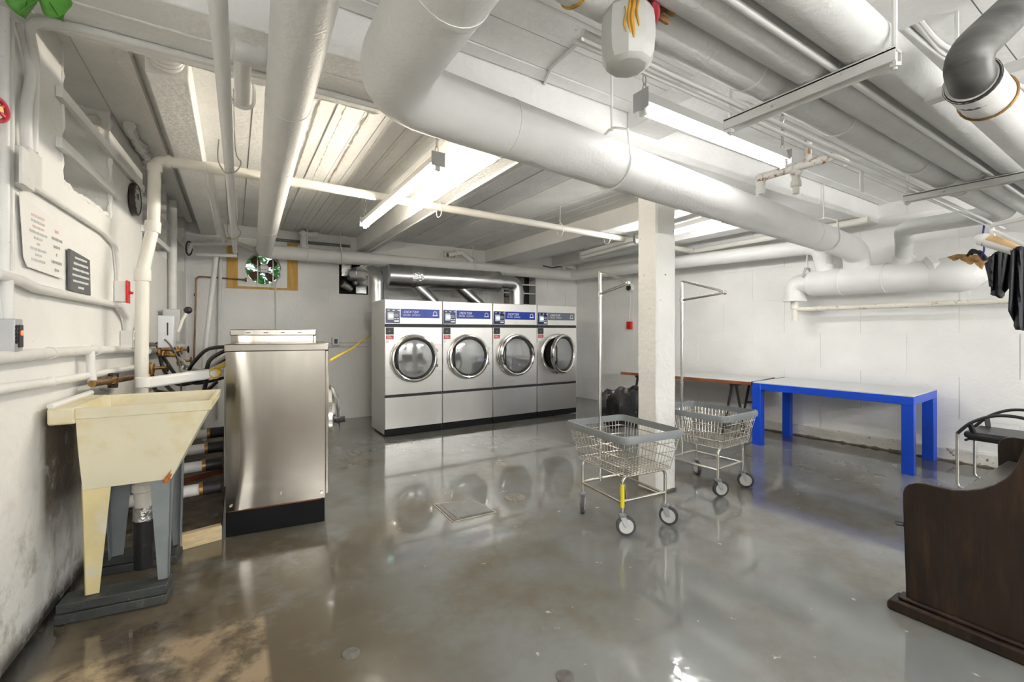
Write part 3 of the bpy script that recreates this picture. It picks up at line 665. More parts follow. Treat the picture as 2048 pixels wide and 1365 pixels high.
for x, lab in ((1.78, 'white steel channel under the rack pipes near the jug'), (3.76, 'white steel channel under the rack pipes near the right wall')):
    t = thing('trapeze_hanger', lab, 'hanger', (x, 0.83, 2.15), group='trapeze hangers of the rack')
    MB().box(x-0.028, x+0.028, 0.545, 1.12, 2.185, 2.195).box(x-0.028, x-0.022, 0.545, 1.12, 2.15, 2.19).box(x+0.022, x+0.028, 0.545, 1.12, 2.15, 2.19).build('channel', m_conduit, t)
    for yy in (0.555, 1.105): MB().cyl((x, yy, 2.13), (x, yy, SLAB), 0.008, 8).build('rod', m_conduit, t); MB().cyl((x, yy, 2.138), (x, yy, 2.150), 0.016, 6).build('nut', m_conduit, t)
# strap tail
tag(MB().bar((3.02, 1.09, 2.215), (3.02, 1.09, 2.09), 0.045, 0.004, (0, 1, 0)).build('strap', m_pvcwhite), 'loose white strap hanging from the thin rack pipe', 'strap')
# --- dark bent pipe at the top right corner
t = thing('bent_pipe', 'dull dark metal pipe bent back on itself at the top right corner', 'pipe', (1.9, 0.4, 2.05))
pth = fillet([(2.62, 0.26, SLAB), (1.90, 0.425, 2.14), (2.12, 0.44, 2.10)], 0.075, 8)
MB().tube(pth, 0.058, 20).build('bare_elbow', m_oldmetal, t)
MB().tube([(2.03, 0.435, 2.115), (4.6, 0.46, 2.10)], 0.070, 22).build('covering', m_pipe, t)
MB().ring((2.035, 0.435, 2.115), (1, 0, -0.02), 0.0665, 0.006, 24, 6).build('dark_collar', m_burnt, t)
MB().ring((2.22, 0.437, 2.113), (1, 0.05, 0), 0.074, 0.004, 24, 6).build('wire_tie', m_brass, t)
tag(MB().bar((2.30, 0.22, 2.21), (2.30, 0.62, 2.21), 0.05, 0.04).build('support_bar', m_conduit), 'white support bar crossing behind the dark bent pipe', 'support bar')
for i, pts in enumerate(([(1758, -8), (1800, 45), (1860, 95), (1912, 132)], [(1768, -8), (1830, 40), (1880, 100), (1925, 120)], [(1790, -10), (1835, 35), (1880, 85), (1935, 115)])):
    w = [onZ(px, py, SLAB-0.03) for px, py in pts]
    pipe('cable', ('left', 'middle', 'right')[i]+' one of three white cables sagging below the ceiling at upper right', 'cable', w+[w[-1]+(w[-1]-w[-2])*4], 0.010, m_pvcwhite, 0, 8, smooth_=True, group='white cables at upper right')
q = onZ(1926, 20, SLAB-0.02)
pipe('hanger_rod', 'thin spotted hanger rod in front of the ceiling beside the dark bent pipe', 'rod', [(q.x, q.y+0.02, SLAB), (q.x, q.y+0.02, 2.2)], 0.008, m_conduit, 0, 8)
# --- rusty tee above the main
t = thing('pipe_tee', 'rusty flaking pipe tee hanging from the ceiling above the crossing pipe', 'pipe fitting', (3.52, 1.7, 2.32))
MB().tube([(3.49, 1.92, 2.50), (3.545, 1.42, 2.52)], 0.030, 14).build('cross_run', m_flaky, t)
MB().ball((3.49, 1.92, 2.49), 0.042).build('end_knuckle', m_flaky, t)
MB().lathe([(0.030, 0), (0.036, 0.03), (0.030, 0.06), (0.036, 0.09), (0.026, 0.12)], (3.49, 1.92, 2.37), (0, 0, 1), 14).build('threaded_stub', m_conduit, t)
MB().lathe([(0.022, 0), (0.022, 0.05), (0.036, 0.055), (0.036, 0.09), (0.028, 0.10), (0.028, 0.17)], (3.53, 1.68, 2.32), (0, 0, 1), 14).build('drop_leg', m_pvc, t)
MB().lathe([(0.030, 0), (0.038, 0.01), (0.038, 0.035), (0.030, 0.045)], (3.53, 1.68, 2.45), (0, 0, 1), 14).build('rusty_collar', m_flaky, t)
MB().cyl((3.53, 1.60, 2.515), (3.53, 1.60, SLAB), 0.026, 12).build('rusty_riser', m_flaky, t)
MB().tube(smooth_path([(3.545, 1.42, 2.52), (3.56, 1.38, 2.48), (3.57, 1.37, 2.43)], 4), 0.018, 8).build('tail', m_conduit, t)
mp = [Vector(nearx(main_path, 0, x)[0]) for x in (3.35, 3.8, 4.3, 4.6)]
pipe('conduit', 'thin conduit lying along the top of the crossing pipe', 'conduit', [q+Vector((0, -0.02, 0.134)) for q in mp], 0.012, m_conduit, 0, 8)
dp = [(2.05, 1.50, SLAB-0.025), (1.70, 1.75, SLAB-0.025), (1.95, 2.03, SLAB-0.025)]
a = onZ(1166, 78, SLAB-0.02); b = onZ(1103, 135, SLAB-0.02); c = onZ(1071, 212, SLAB-0.02)
pipe('conduit', 'thin bent conduit on the ceiling left of the jug', 'conduit', [a, b, c], 0.010, m_conduit, 0.03, 8)
# --- header on the right wall
t = thing('pipe_header', 'fat insulated header pipe with torn end mounted on the right wall', 'pipe', (5.76, 1.95, 1.7))
MB().tube([(5.745, 2.60, 1.86), (5.75, 2.56, 1.86), (5.765, 1.42, 1.845)], [0.13, 0.150, 0.150], 28).build('covering', m_pipe, t)
MB().tube([(5.765, 1.50, 1.845), (5.765, 1.42, 1.84), (5.77, 1.30, 1.835), (5.775, 1.20, 1.83), (5.775, 1.14, 1.83)], [0.15, 0.168, 0.170, 0.140, 0.07], 28).build('end_wrap', m_pipe, t)
MB().tube([(5.767, 1.42, 1.880), (5.77, 1.33, 1.885), (5.772, 1.22, 1.875), (5.773, 1.15, 1.865)], [0.120, 0.142, 0.130, 0.08], 24).build('torn_insulation', m_fibre, t)
for y in (2.25, 1.86): MB().ring((5.755, y, 1.853), (0.01, 1, 0), 0.150, 0.006, 28, 6).build('band', m_pipe, t)
MB().tube([(5.71, 1.52, 2.00), (5.66, 1.46, 1.92), (5.64, 1.43, 1.80)], [0.05, 0.06, 0.02], 8).build('loose_flap', m_pipe, t)
MB().tube(fillet([(5.745, 2.50, 1.86), (5.74, 2.74, 1.86), (5.74, 2.745, 1.68)], 0.13), 0.115, 22).build('end_elbow', m_conduit, t)
MB().lathe([(0.125, 0), (0.125, 0.03)], (5.74, 2.745, 1.66), (0, 0, 1), 22).build('flange', m_conduit, t)
MB().lathe([(0.040, 0), (0.040, 0.02), (0.032, 0.02), (0.032, 0.14), (0.045, 0.145), (0.045, 0.24), (0.03, 0.25)], (5.74, 2.745, 1.425), (0, 0, 1), 16).build('drip_leg', m_pvc, t)
for (x, y) in ((5.75, 2.115), (5.76, 1.72), (5.765, 2.42)):
    MB().lathe([(0.125 if y == 2.115 else 0.10, 0), (0.115 if y == 2.115 else 0.09, 0.12)], (x, y, 1.94), (0, 0, 1), 20).build('neck', m_pipe, t)
pipe('steel_pipe', 'flaking cream return pipe below the header on the right wall', 'pipe', [(5.74, 2.74, 1.565), (5.80, 2.55, 1.565), (5.93, 0.3, 1.575)], 0.027, mat('flaking cream paint', (0.74, 0.71, 0.63), 0.55, var=0.1, dirt_shade=[((0.40, 0.33, 0.22), 18, 0.60, 0.66)]), 0.04, 14, bands=[(1, 2.50, 0.05, 1.2)])
t = thing('pipe_hanger', 'steel hanger bracket at the left end of the header', 'hanger', (5.72, 2.60, 2.0))
MB().cyl((5.72, 2.60, 2.02), (5.72, 2.60, SLAB), 0.010, 8).build('rod', m_conduit, t)
MB().tube([(5.62, 2.60, 1.93), (5.68, 2.60, 2.04), (5.76, 2.60, 2.04), (5.82, 2.60, 1.95)], 0.012, 8).build('yoke', m_greyplate, t)
o = thing('loose_cable', 'blue and black cable dangling above the torn end of the header', 'cable', (5.6, 1.2, 2.0))
MB().tube(smooth_path([onX(1970, 440, 5.55), onX(1966, 470, 5.55), onX(1968, 500, 5.55), onX(1962, 515, 5.6)], 5), 0.007, 6).build('blue_wire', mat('blue wire', (0.05, 0.05, 0.30), 0.4), o)
for k in range(4):
    MB().tube(smooth_path([onX(1935+8*k, 512-3*k, 5.66), onX(1945+6*k, 500+2*k, 5.6), onX(1958+5*k, 508+3*k, 5.6), onX(1968+3*k, 520, 5.66)], 4), 0.012, 6).build('black_tangle', m_black, o)
# white bulge of plaster on the right wall behind the pipes
# ================================================================ LIGHTS OF THE ROOM AND ADDED FILL LIGHTS
def tube_mat(s, warm):
    return mat('lit fluorescent tube %g' % s, (1, 1, 1), 0.3, emit=((1.0, 0.90, 0.74) if warm else (1.0, 0.985, 0.955), TUBE*s))
def fixture(label, a, b, lit, group='fluorescent strip lights', top=SLAB, warm=False, chains=True, s_=1.0):
    a = Vector(a); b = Vector(b); d = (b-a).normalized(); L = (b-a).length; s = Vector((0, 0, 1)).cross(d)
    t = thing('fluorescent_fixture', label, 'light fixture', (a+b)/2, group=group)
    ax = Matrix((d, s, Vector((0, 0, 1)))).transposed()
    c = (a+b)/2
    hs = MB(); w = 0.032
    prof = [(-w, 0.0), (-w*0.55, 0.055), (w*0.55, 0.055), (w, 0.0)]
    vs = [a+s*u+Vector((0, 0, v)) for u, v in prof]+[b+s*u+Vector((0, 0, v)) for u, v in prof]
    hs.add(vs, [(0, 1, 2, 3), (7, 6, 5, 4), (0, 4, 5, 1), (1, 5, 6, 2), (2, 6, 7, 3), (3, 7, 4, 0)])
    hs.build('housing', m_house, t, smooth=0)
    for q, e in ((a, -1), (b, 1)):
        MB().obox(q+d*e*0.004+Vector((0, 0, 0.015)), (0.006, 0.09, 0.09), ax).build('end_plate', m_greyplate, t, bevel=0.002)
        MB().obox(q-d*e*0.012+Vector((0, 0, -0.028)), (0.018, 0.03, 0.05), ax).build('lamp_holder', m_house, t)
    MB().cyl(a+d*0.022-Vector((0, 0, 0.030)), b-d*0.022-Vector((0, 0, 0.030)), 0.019, 14).build('lamp_tube', tube_mat(s_, warm) if lit else m_tube_off, t)
    if chains:
        for q, e in ((a, 1), (b, -1)):
            p0 = q+d*e*0.02+Vector((0, 0, 0.05)); n = max(2, int((top-p0.z)/0.045)); k = 0
            ch = MB()
            for k in range(n):
                z = p0.z+(top-p0.z)*(k+0.5)/n; hl = (top-p0.z)/n*0.62
                u = d if k % 2 else s
                ch.tube([Vector((p0.x, p0.y, z))+u*0.010*math.cos(g)+Vector((0, 0, hl*math.sin(g))) for g in [2*PI*j/10 for j in range(10)]], 0.0028, 5, closed=True)
            ch.build('chain', m_chain, t)
    return t
fixture('lit strip light over the floor between sink and dryers', (1.08, 2.60, 2.36), (1.09, 4.48, 2.36), True, warm=True, s_=1.5)
fixture('lit strip light above the thick crossing pipe near the jug', (1.60, 1.43, 2.355), (2.88, 1.44, 2.355), True, s_=0.22)
fixture('lit strip light behind the column towards the right wall', (4.0, 2.55, 2.40), (4.14, 3.74, 2.40), True, top=BEAMZ, s_=1.6)
fixture('unlit strip light behind the column in line with the lit one', (4.15, 3.80, 2.40), (4.30, 4.95, 2.40), False, top=BEAMZ)
# unseen strip lights added behind the camera as frontal fill
for (x, y, l, k) in ((-0.4, -1.9, 'nearer row behind the camera on the left', 1.3), (1.7, -1.9, 'nearer row behind the camera in the middle', 1.5), (3.8, -1.9, 'nearer row behind the camera on the right', 1.6),
                  (-0.4, -2.9, 'rear row behind the camera on the left', 1.6), (1.7, -2.9, 'rear row behind the camera in the middle', 1.6), (3.8, -2.9, 'rear row behind the camera on the right', 1.6)):
    fixture('added fill strip light, '+l, (x, y, 1.99), (x+1.8, y, 1.99), True, s_=k*0.9)

# ================================================================ JUG
jc = Vector((0.957, 0.905, 2.05))
t = thing('plastic_jug', 'cut cloudy plastic jug stained amber catching drips under the leaking pipe', 'jug', jc)
jm = MB(); n = 8
prof = [(0.030, 0.0), (0.060, 0.006), (0.074, 0.035), (0.078, 0.075), (0.076, 0.125), (0.070, 0.165)]
jm.lathe(prof, jc, (0, 0, 1), 10)
o = jm.build('body', m_jug, t, smooth=20, bevel=0.010)
rn = random.Random(8)
for k, (an, z0, z1, w) in enumerate(((3.95, 0.05, 0.17, 0.007), (4.08, 0.045, 0.17, 0.009), (4.25, 0.075, 0.17, 0.005), (3.80, 0.06, 0.13, 0.004))):
    pts = []
    for j in range(7):
        z = z1+(z0-z1)*j/6; r = 0.0775 if z > 0.05 else 0.073
        pts.append(jc+Vector((math.cos(an+0.04*math.sin(j*1.3))*r*0.972, math.sin(an+0.04*math.sin(j*1.3))*r*0.972, z)))
    MB().tube(pts, [w*0.6]*4+[w*0.75, w*0.6, w*0.3], 6).build('drip_stain', m_stain, t)
MB().tube([jc+Vector((0.078*math.cos(a), 0.078*math.sin(a), 0.155+0.01*math.sin(3*a))) for a in [5.0+k*0.16 for k in range(8)]], 0.010, 6).build('rag', m_redlab, t)
MB().ring(jc+Vector((0, 0, 0.215)), (1, 0, 0), 0.078, 0.004, 24, 6).build('tie_wire', m_brass, t)
tag(MB().ring((0.80, 0.937, RZ), (1, 0.1, 0), 0.0745, 0.004, 26, 6).build('pipe_strap', m_stain), 'amber stained strap round the leaking pipe left of the jug', 'strap')

# ================================================================ DRYERS
DY, DW, DH = 5.444, 0.761, 1.695
VZ = (PI/2, 0, 0)     # text facing -Y
def make_dryer():
    t = thing('tumble_dryer', 'x', 'dryer', (0, 0, 0), group='tumble dryers in a row')
    w = DW-0.006
    MB().box(0.003, w+0.003, 0.02, 0.62, 0.02, DH).build('cabinet', m_dryerside, t, True, bevel=0.004)
    MB().box(0.006, w, 0.0, 0.022, 1.392, DH-0.002).build('control_panel', m_steel, t, True, bevel=0.003)
    MB().box(0.006, w, 0.006, 0.03, 1.352, 1.392).build('groove', m_black, t, True)
    fp = MB().box(0.006, w, 0.0, 0.022, 0.512, 1.352).build('front_panel', m_steel, t, True, bevel=0.003)
    MB().box(0.006, w, -0.0006, 0.002, 0.727, 0.731).build('panel_seam', m_greyplate, fp, True)
    MB().box(0.655, w, -0.004, 0.004, 0.78, 1.13).build('hinge_cover', m_steel, t, True, bevel=0.002)
    MB().box(0.006, w, 0.008, 0.03, 0.478, 0.512).build('groove', m_black, t, True)
    lp = MB().box(0.006, w, 0.0, 0.022, 0.092, 0.478).build('lower_panel', m_steel, t, True, bevel=0.003)
    MB().cyl((0.38, -0.003, 0.455), (0.38, 0.004, 0.455), 0.007, 10).build('lock', m_greyplate, lp, True)
    MB().box(0.004, w, 0.004, 0.05, 0.012, 0.090).build('kick_plate', m_plinth, t, True)
    MB().cyl((0.38, -0.003, 1.415), (0.38, 0.004, 1.415), 0.008, 10).build('lock', m_greyplate, t, True)
    dp = MB().box(0.013, 0.190, -0.006, 0.004, 1.400, 1.582).build('display_panel', m_navy, t, True, bevel=0.002)
    MB().box(0.030, 0.108, -0.018, -0.004, 1.440, 1.535).build('screen_bezel', m_greyplate, dp, True, bevel=0.004)
    MB().box(0.048, 0.104, -0.0195, -0.016, 1.468, 1.508).build('screen', m_screen, dp, True)
    for k in range(3): MB().box(0.035+k*0.062, 0.060+k*0.062, -0.008, -0.005, 1.554, 1.564).build('icon', m_print, dp, True)
    for k in range(2): MB().box(0.118+k*0.034, 0.142+k*0.034, -0.008, -0.005, 1.452, 1.462).build('button', m_print, dp, True)
    MB().box(0.118, 0.176, -0.008, -0.005, 1.418, 1.438).build('button', m_print, dp, True)
    for k in range(3): MB().box(0.116, 0.172, -0.0075, -0.005, 1.482+k*0.014, 1.487+k*0.014).build('fine_print', m_printpale, dp, True)
    bn = MB().box(0.200, 0.719, -0.005, 0.004, 1.470, 1.582).build('banner', m_blue, t, True, bevel=0.002)
    def tx(body, nm, x, z, s, sh=0.0, xs=1.0): 
        o = text(body, nm, m_print, bn, (x, -0.0062, z), s, VZ, 'LEFT', sh, 0.0006, xs); o.location = (x, -0.0062, z); return o
    tx('DEXTER', 'brand_lettering', 0.236, 1.541, 0.046, 0.30, 1.15)
    tx('DRYER', 'series_lettering', 0.232, 1.503, 0.026, 0, 1.2)
    tx('EXPRESS', 'series_lettering', 0.345, 1.503, 0.026, 0.35, 1.1)
    lg = [(0.655+0.024*math.cos(a), -0.0064, 1.530+0.024*math.sin(a)) for a in [PI*k/10 for k in range(11)]]
    MB().tube([(0.679, -0.0064, 1.508)]+lg+[(0.631, -0.0064, 1.508)], 0.0045, 6).box(0.620, 0.690, -0.0085, -0.005, 1.497, 1.509).build('emblem', m_print, bn, True)
    cb = MB().box(0.013, 0.114, -0.006, 0.004, 1.259, 1.347).build('coin_slot_plate', m_blackpl, t, True, bevel=0.002)
    MB().bar((0.048, -0.008, 1.292), (0.068, -0.008, 1.304), 0.004, 0.010, (0, 1, 0)).build('slot', m_greyplate, cb, True)
    rl = MB().box(0.018, 0.112, -0.003, 0.003, 1.199, 1.250).build('warning_label', m_redlab, t, True)
    for k in range(3): MB().box(0.028, 0.100-0.012*k, -0.0042, -0.002, 1.212+0.012*k, 1.217+0.012*k).build('fine_print', m_printpink, rl, True)
    MB().box(0.013, 0.053, -0.003, 0.003, 1.152, 1.193).build('number_tag', m_print, t, True)
    # door: a hinged ring with glass, built round its right-hand hinge
    hx, hz, R = 0.675, 0.957, 0.300
    MB().lathe([(0.235, 0.0), (0.30, 0.0), (0.305, -0.015), (0.285, -0.022), (0.235, -0.022)], (0.372, -0.001, 0.957), (0, 1, 0), 48, True).build('door_collar', m_chrome, t, True)
    MB().lathe([(0.0, 0.016), (0.24, 0.016), (0.24, 0.03), (0.0, 0.03)], (0.372, -0.018, 0.957), (0, 1, 0), 40).build('drum_mouth', m_gasket, t, True)
    dm = MB(); c = Vector((-0.303, -0.03, 0))
    dm.lathe([(0.244, 0.012), (0.300, 0.012), (0.303, -0.012), (0.294, -0.034), (0.276, -0.040), (0.262, -0.034), (0.252, -0.012), (0.244, -0.004)], c, (0, 1, 0), 56, True)
    door = dm.build('door', m_chrome, t, True); door.location = (hx, 0, hz)
    MB().lathe([(0.226, 0.004), (0.254, 0.004), (0.254, -0.022), (0.244, -0.026), (0.236, -0.012)], c, (0, 1, 0), 48, True).build('gasket', m_gasket, door, True)
    MB().lathe([(0.0, 0.003), (0.240, 0.003), (0.240, -0.006), (0.20, -0.011), (0.10, -0.016), (0.0, -0.018)], c, (0, 1, 0), 40).build('glass', m_glass, door, True)
    MB().tube(smooth_path([c+Vector((-0.215, -0.022, 0.135)), c+Vector((-0.232, -0.052, 0.09)), c+Vector((-0.240, -0.056, 0.0)), c+Vector((-0.232, -0.052, -0.09)), c+Vector((-0.215, -0.022, -0.135))], 5), 0.011, 8).build('handle', m_blackpl, door, True)
    for s_ in (-1, 1): MB().box(-0.05, 0.008, -0.045, 0.0, s_*0.10-0.02, s_*0.10+0.02).build('hinge', m_chrome, door, True, bevel=0.003)
    return t
d0 = make_dryer()
LB = ['leftmost tumble dryer beside the bare white wall', 'second tumble dryer from the left in the row of four', 'third tumble dryer from the left in the row of four', 'rightmost tumble dryer with grey banner and door ajar']
for i in range(4):
    d = d0 if i == 0 else copy_tree(d0)
    d.location = (1.563+DW*i, DY, 0); d['label'] = LB[i]
    for ch in d.children:
        if ch.name.startswith('door') and not ch.name.startswith('door_'):
            if i == 3: ch.rotation_euler = (0, 0, math.radians(17))
            if i == 2: ch.rotation_euler = (0, 0, math.radians(3))
        if i == 3 and ch.name.startswith('banner'):
            ch.data = ch.data.copy(); ch.data.materials[0] = m_greyband

# ================================================================ DUCTS
def duct(name, label, pts, r, fil=0.0, group=None, seams=(), cones=()):
    pth = fillet(pts, fil, 5) if fil else [Vector(p) for p in pts]
    t = thing(name, label, 'duct', min(pth, key=lambda p: p.z), group=group)
    MB().tube(pth, r, 26).build('shell', m_galv, t)
    for ax, v, w, k in seams:
        q = nearx(pth, ax, v)
        if q: MB().cyl(q[0]-q[1]*w/2, q[0]+q[1]*w/2, r*k, 26).build('seam_band', m_foil if w > 0.03 else m_galv, t)
    return t
g = 'silver exhaust ducts above the dryers'
mdz = 2.10
duct('exhaust_duct', 'fat horizontal silver duct above the dryers', [(1.86, 6.34, mdz), (3.66, 6.30, mdz+0.01)], 0.165, 0, g, [(0, 2.06, 0.02, 1.02), (0, 2.26, 0.16, 1.01), (0, 3.35, 0.012, 1.02), (0, 3.655, 0.02, 1.03)])
duct('exhaust_duct', 'silver duct elbow dropping to the rightmost dryer', [(3.66, 6.30, mdz+0.01), (4.02, 6.29, mdz+0.01), (4.02, 6.29, 1.60)], 0.118, 0.15, g, [(2, 1.92, 0.015, 1.03), (0, 3.78, 0.015, 1.03)])
duct('exhaust_duct', 'silver duct elbow rising beside the leftmost dryer into the wall opening', [(1.66, 6.19, 1.56), (1.66, 6.19, 2.12), (1.52, 6.75, 2.14), (1.50, 7.02, 2.14)], 0.105, 0.15, g, [(2, 1.96, 0.015, 1.03), (1, 6.55, 0.015, 1.04)])
duct('exhaust_duct', 'silver duct reducer joining the fat duct to the wall opening', [(1.86, 6.34, mdz), (1.74, 6.45, mdz), (1.60, 7.0, mdz)], 0.14, 0.1, g)
duct('exhaust_duct', 'slanting silver branch duct to the second dryer', [(2.25, 6.34, 2.02), (2.55, 6.32, 1.74), (2.62, 6.31, 1.60)], 0.085, 0.1, g, [(2, 1.84, 0.012, 1.04)])
duct('exhaust_duct', 'slanting silver branch duct to the third dryer', [(2.95, 6.34, 2.02), (3.32, 6.32, 1.74), (3.40, 6.31, 1.60)], 0.085, 0.1, g, [(2, 1.84, 0.012, 1.04)])
q0 = onB(681, 529, 0.0); q1 = onB(712, 588, 0.0)
t = thing('duct_collar', 'square silver duct boots inside the left wall opening', 'duct', (1.35, 6.95, 1.87))
MB().box(1.35, 1.50, WB(1.4)+0.02, WB(1.4)+0.22, 2.12, 2.33).build('upper_boot', m_foil, t, bevel=0.01)
MB().tube([(1.36, WB(1.4)+0.02, 2.02), (1.50, WB(1.4)+0.06, 1.93)], [0.07, 0.05], 12).build('crumpled_boot', m_foil, t)
MB().box(1.56, 1.72, WB(1.6)+0.03, WB(1.6)+0.20, 1.87, 1.99).build('lower_boot', m_galv, t, bevel=0.006)

# ================================================================ WASHERS
def make_washer(h, slots):
    t = thing('washing_machine', 'x', 'washer', (0, 0, 0), group='front loading washers')
    D, Wd = 0.60, 0.68          # local x to the front, y across
    MB().box(0.0, 0.575, 0.005, Wd-0.005, 0.0, 0.155).build('plinth', m_plinth, t, True, bevel=0.004)
    MB().box(0.012, 0.55, 0.006, Wd-0.006, 0.155, 0.172).build('base_gap', m_brownedge, t, True)
    sp = MB(); nx, nz = 26, 26                                   # slightly dished side sheet
    for i in range(nx+1):
        for j in range(nz+1):
            u, v = i/nx, j/nz
            bul = 0.010*math.sin(PI*v)*math.sin(PI*min(1, u*1.0))+0.012*math.exp(-((u-0.10-0.07*math.sin(PI*v*1.15))/0.07)**2)
            sp.v.append(Vector((0.004+u*0.572, -bul, 0.165+v*(h-0.048-0.165))))
    for i in range(nx):
        for j in range(nz):
            a = i*(nz+1)+j; sp.f.append((a, a+nz+1, a+nz+2, a+1))
    sd = sp.build('side_panel', m_steelw, t, True)
    sd['label'] = 'dented stainless side sheet'
    for (x, z) in ((0.03, 0.20), (0.31, 0.235), (0.555, 0.205)): MB().cyl((x, -0.004, z), (x, -0.016, z), 0.008, 10).build('screw', m_chrome, sd, True)
    MB().box(0.0, D-0.02, 0.0, Wd, 0.17, h-0.05).build('cabinet', m_steelw, t, True, bevel=0.003)
    MB().box(-0.006, D, -0.012, Wd+0.006, h-0.048, h).build('top', m_steelw, t, True, bevel=0.006)
    MB().box(D-0.022, D, -0.004, Wd, 0.19, h-0.05).build('front_panel', m_steelw, t, True, bevel=0.004)
    MB().lathe([(0.20, 0.0), (0.235, 0.0), (0.235, 0.03), (0.215, 0.05), (0.15, 0.085), (0.0, 0.09)], (D, Wd/2, 0.66), (1, 0, 0), 36).build('door', m_chrome, t, True)
    MB().tube([(D+0.05, 0.14, 0.66), (D+0.115, 0.14, 0.665)], [0.020, 0.024], 10).build('door_handle', m_blackpl, t, True)
    MB().box(-0.02, 0.01, 0.08, Wd-0.08, 0.30, h-0.15).build('rear_cover', m_greyplate, t, True, bevel=0.004)
    if slots:
        for k in range(4): MB().box(0.10+k*0.12, 0.13+k*0.12, -0.014, -0.006, h-0.028, h-0.024).build('vent_slot', m_black, t, True)
    return t
w1 = make_washer(1.218, False); w1.location = (-0.045, 3.325, 0); w1.rotation_euler = (0, 0, math.radians(-7)); w1['label'] = 'front loading stainless washer nearest the sink showing its dented side'
w2 = make_washer(1.315, True); w2.location = (-0.02, 4.04, 0); w2.rotation_euler = (0, 0, math.radians(-4)); w2['label'] = 'second washer whose taller top shows behind the nearest washer'
w3 = make_washer(1.22, False); w3.location = (0.0, 4.76, 0); w3.rotation_euler = (0, 0, math.radians(-2)); w3['label'] = 'farthest washer mostly hidden behind the other two'
# drain pipes, hoses, valves behind the washers
m_cup = m_black
for k, (py, yy) in enumerate(((985, 3.44), (938, 3.75), (903, 4.05), (873, 4.40))):
    a = onY(300, py+8, yy); b = onY(445, py-5, yy); z = max(0.10, (a.z+b.z)/2)
    t = thing('drain_pipe', ('nearest', 'second', 'third', 'farthest')[k]+' white drain pipe with black coupling running to the washers', 'pipe', (-0.35, yy, z-0.03), group='washer drain pipes')
    x0, x1 = -0.62, -0.06
    MB().cyl((x0, yy, z), (x1-0.09, yy, z+0.012), 0.036, 16).build('run', m_pvcwhite, t)
    MB().cyl((x1-0.12, yy, z+0.011), (x1-0.01, yy, z+0.013), 0.043, 16).build('coupling', m_black, t)
    MB().cyl((x1-0.125, yy, z+0.011), (x1-0.105, yy, z+0.012), 0.0445, 16).build('clamp', m_brass, t)
tag(MB().prismz([(-0.685, 3.36), (-0.07, 3.36), (-0.04, 6.8), (-0.515, 6.8)], 0.0005, 0.035).build('dirt_bed', m_dirt), 'rough brown dirty concrete bed behind the washers', 'rubble')
tag(MB().bar((-0.285, 3.29, 0.045), (-0.068, 3.335, 0.045), 0.05, 0.09).build('timber_board', m_pine, bevel=0.004), 'short yellow pine board beside the washer plinth', 'board')
tag(MB().bar((-0.52, 3.95, 0.20), (-0.08, 4.2, 0.20), 0.03, 0.04).build('timber_board', m_brownedge), 'reddish brown timber strip among the drain pipes', 'board')
# supply manifold
sm = thing('valve_manifold', 'horizontal supply pipe with brass stop valves on the left wall behind the washers', 'valve', LP(330, 700, 0.08))
MB().cyl(LP(295, 703, 0.09), LP(368, 692, 0.09), 0.024, 12).build('header', m_conduit, sm)
def valve(px, py, off, wheel):
    c = LP(px, py, off); v = MB().lathe([(0.015, -0.04), (0.022, -0.02), (0.018, 0.0), (0.022, 0.02), (0.014, 0.05)], c, (0, 0, -1), 12)
    v = v.cyl(c, c+Vector((0.09, 0.02, 0.0)), 0.012, 8).build('valve_body', m_brass, sm)
    wc = c+Vector((0.095, 0.02, 0))
    MB().ring(wc, (1, 0.2, 0), 0.030, 0.006, 14, 6).bar(wc-Vector((0, 0, 0.03)), wc+Vector((0, 0, 0.03)), 0.006, 0.006).build('hand_wheel', wheel, v)
    return c
V = [valve(303, 737, 0.12, m_black), valve(318, 700, 0.12, m_black), valve(335, 703, 0.14, m_brass), valve(352, 700, 0.12, m_black), valve(358, 722, 0.14, m_brass), valve(296, 760, 0.12, m_brass), valve(325, 712, 0.13, m_black)]
MB().obox(V[2]+Vector((0.05, 0, -0.03)), (0.03, 0.03, 0.05)).build('yellow_tag', m_yellow, sm)
g = 'washer supply hoses'
